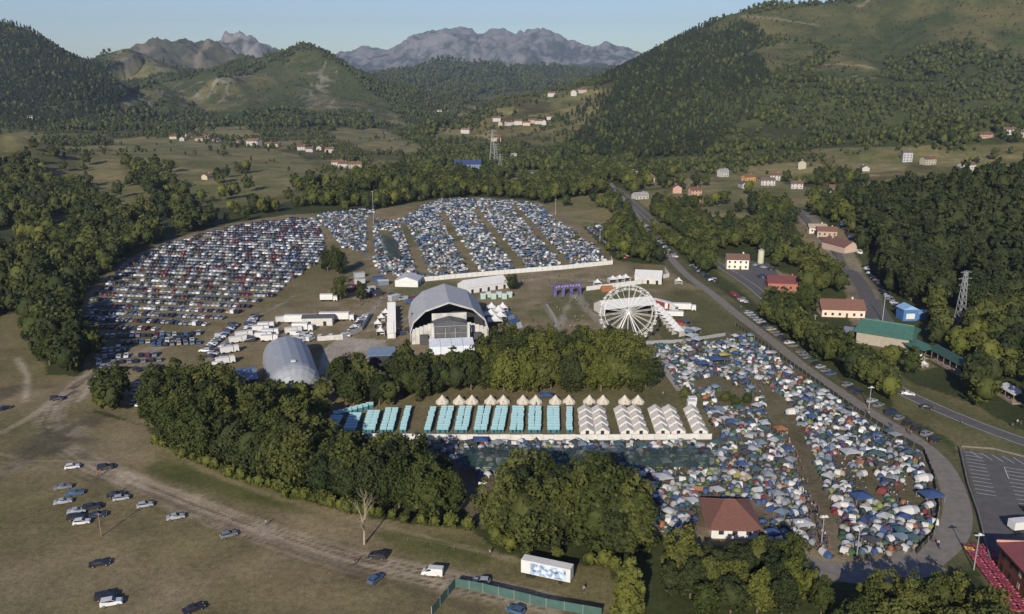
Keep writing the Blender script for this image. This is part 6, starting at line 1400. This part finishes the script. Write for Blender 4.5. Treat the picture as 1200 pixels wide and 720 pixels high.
# big lot: double rows
LOT = [(96,384),(110,350),(140,316),(190,288),(270,266),(335,256),(372,258),(382,290),(374,308),(340,330),(325,345),(296,362),(268,372),(240,382),(180,388)]
gl = G(LOT); d0 = P(112, 356, 0.); d1 = P(300, 365, 0.); ra = ang(d0, d1); ca, sa = math.cos(ra), math.sin(ra)
U = [(x*ca+y*sa, -x*sa+y*ca) for x, y in gl]; vmin, vmax = min(v for _, v in U), max(v for _, v in U); umin, umax = min(u for u, _ in U), max(u for u, _ in U)
v = vmin+2; rowi = 0
while v < vmax:
    for off in (0,):
        u = umin; vv = v+off; rowi += 1
        while u < umax:
            x, y = u*ca-vv*sa, u*sa+vv*ca
            if inpoly(np.array([x]), np.array([y]), gl)[0] and rgv.random() > .05 and fbm(np.array([x]), np.array([y]), 25, 2, 5)[0] > .16:
                k = rgv.choice(['hatch','hatch','sedan','suv','suv']) if rgv.random() > .03 else 'van'
                allc.append([x+rgv.uniform(-.1, .1), y+rgv.uniform(-.3, .3), ra+math.pi/2+rgv.uniform(-.06, .06)+(math.pi if rgv.random() < .4 else 0), k, rgv.choice(PAL_CAR), 'lot', rowi])
            u += 2.35
    v += 11.2 if v < vmin+(vmax-vmin)*.3 else 9.2
# loose rows lower left, and the column by the camp vans
ROWS = [((108,396),(236,392)),((104,404),(228,400)),((112,412),(150,411)),((178,398),(225,396)),((110,420),(186,417)),((112,427),(190,423)),((116,433),(150,434)),((148,438),(196,428)),((124,444),(160,444)),((130,452),(166,452)),((140,460),(170,464)),((148,470),(176,478)),((168,406),(236,403)),((116,462),(140,456))]
for i, (a, c) in enumerate(ROWS):
    a, c = P(*a, 0.), P(*c, 0.); add_row(a, c, 2.6, ang(a, c)+math.pi/2+R(12), 'loose', .08, row=i, kinds=('hatch','sedan','suv','suv','van') if i in (3, 2) else ('hatch','hatch','sedan','suv','suv'), pal=['white']*4+PAL_CAR if i < 5 else PAL_CAR)
COLR = [((238,414),(275,382)),((244,420),(268,404)),((250,440),(262,420)),((286,398),(298,372)),((292,402),(304,380))]
for i, (a, c) in enumerate(COLR): a, c = P(*a, 0.), P(*c, 0.); add_row(a, c, 2.8, ang(a, c)+math.pi/2, 'column', .08, row=i, kinds=('hatch','suv','van','sedan'), pal=['white']*30+PAL_CAR)
a, c = P(404,396,0.), P(431,370,0.); add_row(a, c, 2.7, ang(a, c)+math.pi/2, 'backstage', .03, row=0, pal=['white']*20+['silver']*12+PAL_CAR)
for i, (x, y) in enumerate(((347,393),(352,392),(357,395),(361,393),(349,398),(358,400),(364,399),(376,396),(388,397))): q = P(x, y, 0.); allc.append([q.x, q.y, .2*i, 'suv' if i % 2 else 'van', rgv.choice(['white','silver','white']), 'backstage', 1])
for i, (a, c) in enumerate((((691,268),(734,303)),((699,264),(742,299)),((704,268),(746,290)),((716,268),(752,283)))): a, c = P(*a, 0.), P(*c, 0.); add_row(a, c, 2.7, ang(a, c)+math.pi/2+.3, 'farfield', .12, row=i)
for a, c in (((748,258),(760,268)),((752,262),(770,282)),((765,275),(792,302))): a, c = P(*a, 0.), P(*c, 0.); add_row(a, c, 2.9, ang(a, c)+.9, 'lanehead', .1)
for a, c in (((618,203),(664,206)),((616,210),(640,213)),((645,208),(668,211)),((650,213),(664,215))): a, c = P(*a), P(*c); add_row(a, c, 4.5, ang(a, c)+1.2, 'distant', .15, pal=['white']*30+PAL_CAR)
for a, c in (((985,284),(1004,308)),((976,270),(984,282)),((1010,316),(1030,338)),((1030,342),(1048,362))): a, c = P(*a, 0.), P(*c, 0.); add_row((a[0]+2, a[1]), (c[0]+2, c[1]), 2.9, ang(a, c)+.7, 'village', .1)
for a, c in (((884,311),(906,317)),((890,324),(902,331)),((1030,378),(1034,388))): a, c = P(*a, 0.), P(*c, 0.); add_row(a, c, 2.9, ang(a, c)+.9, 'yard', .15)
for a, c in (((845,344),(866,360)),((800,312),(826,332))): a, c = P(*a, 0.), P(*c, 0.); add_row((a[0]+6, a[1]+1), (c[0]+6, c[1]+1), 3.2, ang(a, c)+1.2, 'roadtop', .25)
def hid(px, py): return any(inpoly(np.array([px]), np.array([py]), p)[0] for p in ([(165,440),(230,440),(330,480),(180,520)], [(100,440),(156,440),(156,492),(100,492)]))
allc = [c for c in allc if not hid(*proj(c[0], c[1], 0.))]
allc.sort(key=lambda c: math.hypot(c[0], c[1])+(0 if c[5] != 'distant' else 2000)); NF = 300-len(FIELD)-len(road_cars); ind, rest_c = allc[:NF], allc[NF:]
print('cars', len(allc), 'individual', len(ind))
WH = {'lot': 'big car park', 'loose': 'loose rows beside dirt field', 'column': 'column beside camper vans', 'backstage': 'backstage beside pale fence', 'farfield': 'grass field by the lane', 'lanehead': 'lane head', 'village': 'village road', 'yard': 'grey yard and highway', 'roadtop': 'far end of curved road'}
bw = {}
for c in ind: bw.setdefault((c[5], c[6]), []).append(c)
rown = {}
for (wh, row) in sorted(bw): rown.setdefault(wh, []).append(row)
for (wh, row), L_ in bw.items():
    L_.sort(key=lambda c: c[0]); rr = rown[wh].index(row)+1; 
    for i, c in enumerate(L_):
        small_car(c[3], c[4], (c[0], c[1], 0), c[2], f'{c[4]} {CWORD[c[3]]}, {ordw(i+1)} from the left, {ordw(rr)} row, {WH.get(wh, wh)}', 'cars in the '+WH.get(wh, wh))
items = []
for k in ('hatch', 'sedan', 'suv', 'van'):
    T_ = [c for c in rest_c if c[3] == k]
    if not T_: continue
    V, Fc, mi = low_car(k); Z_ = hgt(np.array([c[0] for c in T_]), np.array([c[1] for c in T_])); Xa = np.array([[c[0], c[1], z, c[2], 1, 1, 1] for c, z in zip(T_, Z_)]); C = np.array([CARCOL[c[4]] for c in T_]); items.append((V, Fc, mi, Xa, C, {1: (.02,.024,.03)}))
o = merged('parked_vehicles', items, mat('car_paint_by_face', source='attr', rough=.35, spec=.5)); tagp(o, 'thousands of parked cars filling the far rows of the car park', 'cars')
# ---------------- people ----------------
def person_mesh(pose, name='person'):
    """one continuous low figure: legs, torso, arms, head"""
    b = MB(); me = bpy.data.meshes.new(name)
    J = {'pelvis': (0,0,.92), 'chest': (0,.0,1.32), 'neck': (0,0,1.48), 'head': (0,0,1.62), 'top': (0,0,1.74), 'hl': (-.1,0,.88), 'kl': (-.12,-.05+pose*.12,.48), 'fl': (-.12,.02+pose*.22,.06), 'hr': (.1,0,.88), 'kr': (.12,-.05-pose*.12,.48), 'fr': (.12,.02-pose*.2,.06), 'sl': (-.2,0,1.38), 'el': (-.27,-.02-pose*.1,1.1), 'wl': (-.26,-.12-pose*.16,.86), 'sr': (.2,0,1.38), 'er': (.27,-.02+pose*.1,1.1), 'wr': (.26,-.12+pose*.16,.86)}
    Rr_ = {'pelvis': .15, 'chest': .17, 'neck': .07, 'head': .11, 'top': .08, 'hl': .1, 'kl': .075, 'fl': .06, 'hr': .1, 'kr': .075, 'fr': .06, 'sl': .08, 'el': .055, 'wl': .04, 'sr': .08, 'er': .055, 'wr': .04}
    E = [('pelvis','chest'),('chest','neck'),('neck','head'),('head','top'),('pelvis','hl'),('hl','kl'),('kl','fl'),('pelvis','hr'),('hr','kr'),('kr','fr'),('chest','sl'),('sl','el'),('el','wl'),('chest','sr'),('sr','er'),('er','wr')]
    K = list(J); me.from_pydata([J[k] for k in K], [(K.index(a), K.index(b_)) for a, b_ in E], []); o = bpy.data.objects.new('tmp', me); COL.objects.link(o)
    md = o.modifiers.new('skin', 'SKIN')
    for i, k in enumerate(K): me.skin_vertices[0].data[i].radius = (Rr_[k], Rr_[k]*.8)
    me.skin_vertices[0].data[0].use_root = True
    dg = bpy.context.evaluated_depsgraph_get(); ev = bpy.data.meshes.new_from_object(o.evaluated_get(dg)); bpy.data.objects.remove(o)
    ms = [M_cloth, mat('skin', (.42,.26,.18), .6), mat('trousers', (.05,.06,.09), .8), mat('hair', (.05,.035,.025), .8)]
    ev.materials.clear()
    for m in ms: ev.materials.append(m)
    for p in ev.polygons: c = p.center; p.material_index = 3 if c.z > 1.66 else 1 if (c.z > 1.5 or (abs(c.x) > .22 and c.z < 1.1)) else 0 if c.z > .9 else 2
    ev.name = name; return ev
import builtins
tmpm = bpy.data.meshes.new('t'); 
def _mk(pose):
    o = bpy.data.objects.new('t', bpy.data.meshes.new('t')); return person_mesh(pose)
PM = [_mk(0.0), _mk(1.0), _mk(-.6)]
def person(px, py, rz, col, pose, label, group=None, s=1.0):
    q = P(px, py, 0.); o = link('person', PM[pose], None, q, rz, TCOL[col]); o.scale = (s,)*3; return tagp(o, label, 'person', group)
person(115, 559, .5, 'orange', 1, 'person in orange standing at the track crossing in the field', s=1.1)
person(182, 518, .2, 'white', 0, 'person in white crouched by gear at the wood edge left of the belt'); person(185, 520, 1.2, 'dark grey', 0, 'person in dark clothes beside the one in white at the wood edge')
person(312, 616, .8, 'white', 1, 'person in white walking on the verge of the dirt track'); person(574, 651, 1.8, 'white', 1, 'person in white walking past the front of the wood belt'); person(416, 662, 1., 'red', 1, 'person in red walking along the ruts of the dirt track'); person(684, 694, .4, 'beige', 0, 'person standing in the shade right of the white trailer')
LANE = [(909,500),(918,518),(926,535),(934,552),(940,570),(947,590),(955,610),(962,630),(966,646)]
rgp = random.Random(41); cols = ['red','white','dark grey','blue','teal','orange','beige','brown']
cnt = {}
for i in range(80):
    k = rgp.uniform(0, 7.99); a = LANE[int(k)]; c = LANE[int(k)+1]; t = k % 1; x = a[0]+(c[0]-a[0])*t+rgp.uniform(-6, 8); y = a[1]+(c[1]-a[1])*t; col = rgp.choice(cols)
    person(x, y, rgp.uniform(0, 6.3), col, rgp.randrange(3), f'person in a {col} top on the sandy lane through the tent camp', f'people in {col} tops on the camp lane')
for i, (x, y) in enumerate(((1016,485),(1018,487),(1043,500),(1045,501),(1064,508),(1067,510),(1086,518),(1091,522),(1093,636),(1099,640),(1101,644),(940,419),(905,388),(880,370),(868,362),(1127,497),(1196,499),(1192,497),(1186,501))):
    col = cols[i % 8]; person(x, y, i*.7, col, i % 3, f'pedestrian in a {col} top, {ordw(i+1)} counted along the curved road and highway', 'pedestrians on the roads')
for i in range(130):
    x, y = rgp.choice([(620+rgp.uniform(-40, 80), 372+rgp.uniform(-20, 18)), (690+rgp.uniform(-40, 40), 352+rgp.uniform(-8, 12)), (760+rgp.uniform(-20, 10), 408+rgp.uniform(-6, 8)), (655+rgp.uniform(-60, 90), 328+rgp.uniform(-3, 6)), (905+rgp.uniform(-40, 10), 445+rgp.uniform(-8, 20)), (800+rgp.uniform(-30, 40), 462+rgp.uniform(-4, 30)), (600+rgp.uniform(-80, 200), 479+rgp.uniform(-3, 3)), (450+rgp.uniform(-30, 30), 352+rgp.uniform(-6, 12))]); col = rgp.choice(cols)
    person(x, y, i, col, rgp.randrange(3), f'festival visitor in a {col} top on open ground among tents and stalls', f'festival visitors in {col} tops')
SKYS=.085; SUNS=4.6; EXPO=0.5; HAZE=5.2e-5; HZTOP=1250
# ---------------- daylight ----------------
SUN_EL = R(24.5); SUN_AZ = R(14)          # shadows run away from the camera and a little to the right
w = bpy.data.worlds.new('World'); SC.world = w; w.use_nodes = True; nt = w.node_tree
sky = nt.nodes.new('ShaderNodeTexSky'); sky.sky_type = 'NISHITA'; sky.sun_disc = False; sky.sun_elevation = SUN_EL
sdir = Vector((-math.sin(SUN_AZ)*math.cos(SUN_EL), -math.cos(SUN_AZ)*math.cos(SUN_EL), math.sin(SUN_EL)))   # towards the sun
sky.sun_rotation = math.atan2(sdir.x, sdir.y); sky.altitude = 200; sky.air_density = 1.1; sky.dust_density = .4; sky.ozone_density = 4.0
bg = nt.nodes['Background']; bg.inputs['Strength'].default_value = SKYS; hs = nt.nodes.new('ShaderNodeHueSaturation'); hs.inputs['Saturation'].default_value = 1.12; hs.inputs['Hue'].default_value = .525; nt.links.new(sky.outputs[0], hs.inputs['Color']); nt.links.new(hs.outputs[0], bg.inputs['Color'])
sl = bpy.data.lights.new('sun', 'SUN'); sl.energy = SUNS; sl.angle = R(.53); sl.color = (1, .905, .76)
so = bpy.data.objects.new('sun', sl); COL.objects.link(so); so.rotation_euler = (-sdir).to_track_quat('-Z', 'Y').to_euler(); so.location = (0, -200, 500)
if HAZE > 0:
    m = bpy.data.materials.new('haze_air'); m.use_nodes = True; N = m.node_tree.nodes; N.remove(N['Principled BSDF'])
    pv = N.new('ShaderNodeVolumePrincipled'); pv.inputs['Color'].default_value = (.66, .80, 1, 1); pv.inputs['Density'].default_value = HAZE; pv.inputs['Anisotropy'].default_value = .2
    m.node_tree.links.new(pv.outputs[0], N['Material Output'].inputs['Volume'])
    zmin = -65; zmax = HZTOP; me = bpy.data.meshes.new('haze'); X0, X1, Y0, Y1 = -12100, 12100, -3100, 17100
    me.from_pydata([(X0,Y0,zmin),(X1,Y0,zmin),(X1,Y1,zmin),(X0,Y1,zmin),(X0,Y0,zmax),(X1,Y0,zmax),(X1,Y1,zmax),(X0,Y1,zmax)], [], [(3,2,1,0),(4,5,6,7),(0,1,5,4),(1,2,6,5),(2,3,7,6),(3,0,4,7)]); me.materials.append(m)
    o = link('haze', me); o['kind'] = 'stuff'
v = SC.view_settings; v.view_transform = 'Standard'; v.look = 'None'; v.gamma = 1; v.exposure = EXPO; v.use_curve_mapping = False
SC.cycles.use_denoising = True; SC.cycles.max_bounces = 5; SC.cycles.diffuse_bounces = 2; SC.cycles.glossy_bounces = 2; SC.cycles.transmission_bounces = 2; SC.cycles.volume_bounces = 0; SC.cycles.transparent_max_bounces = 6
SC.render.resolution_x = 1024; SC.render.resolution_y = 614
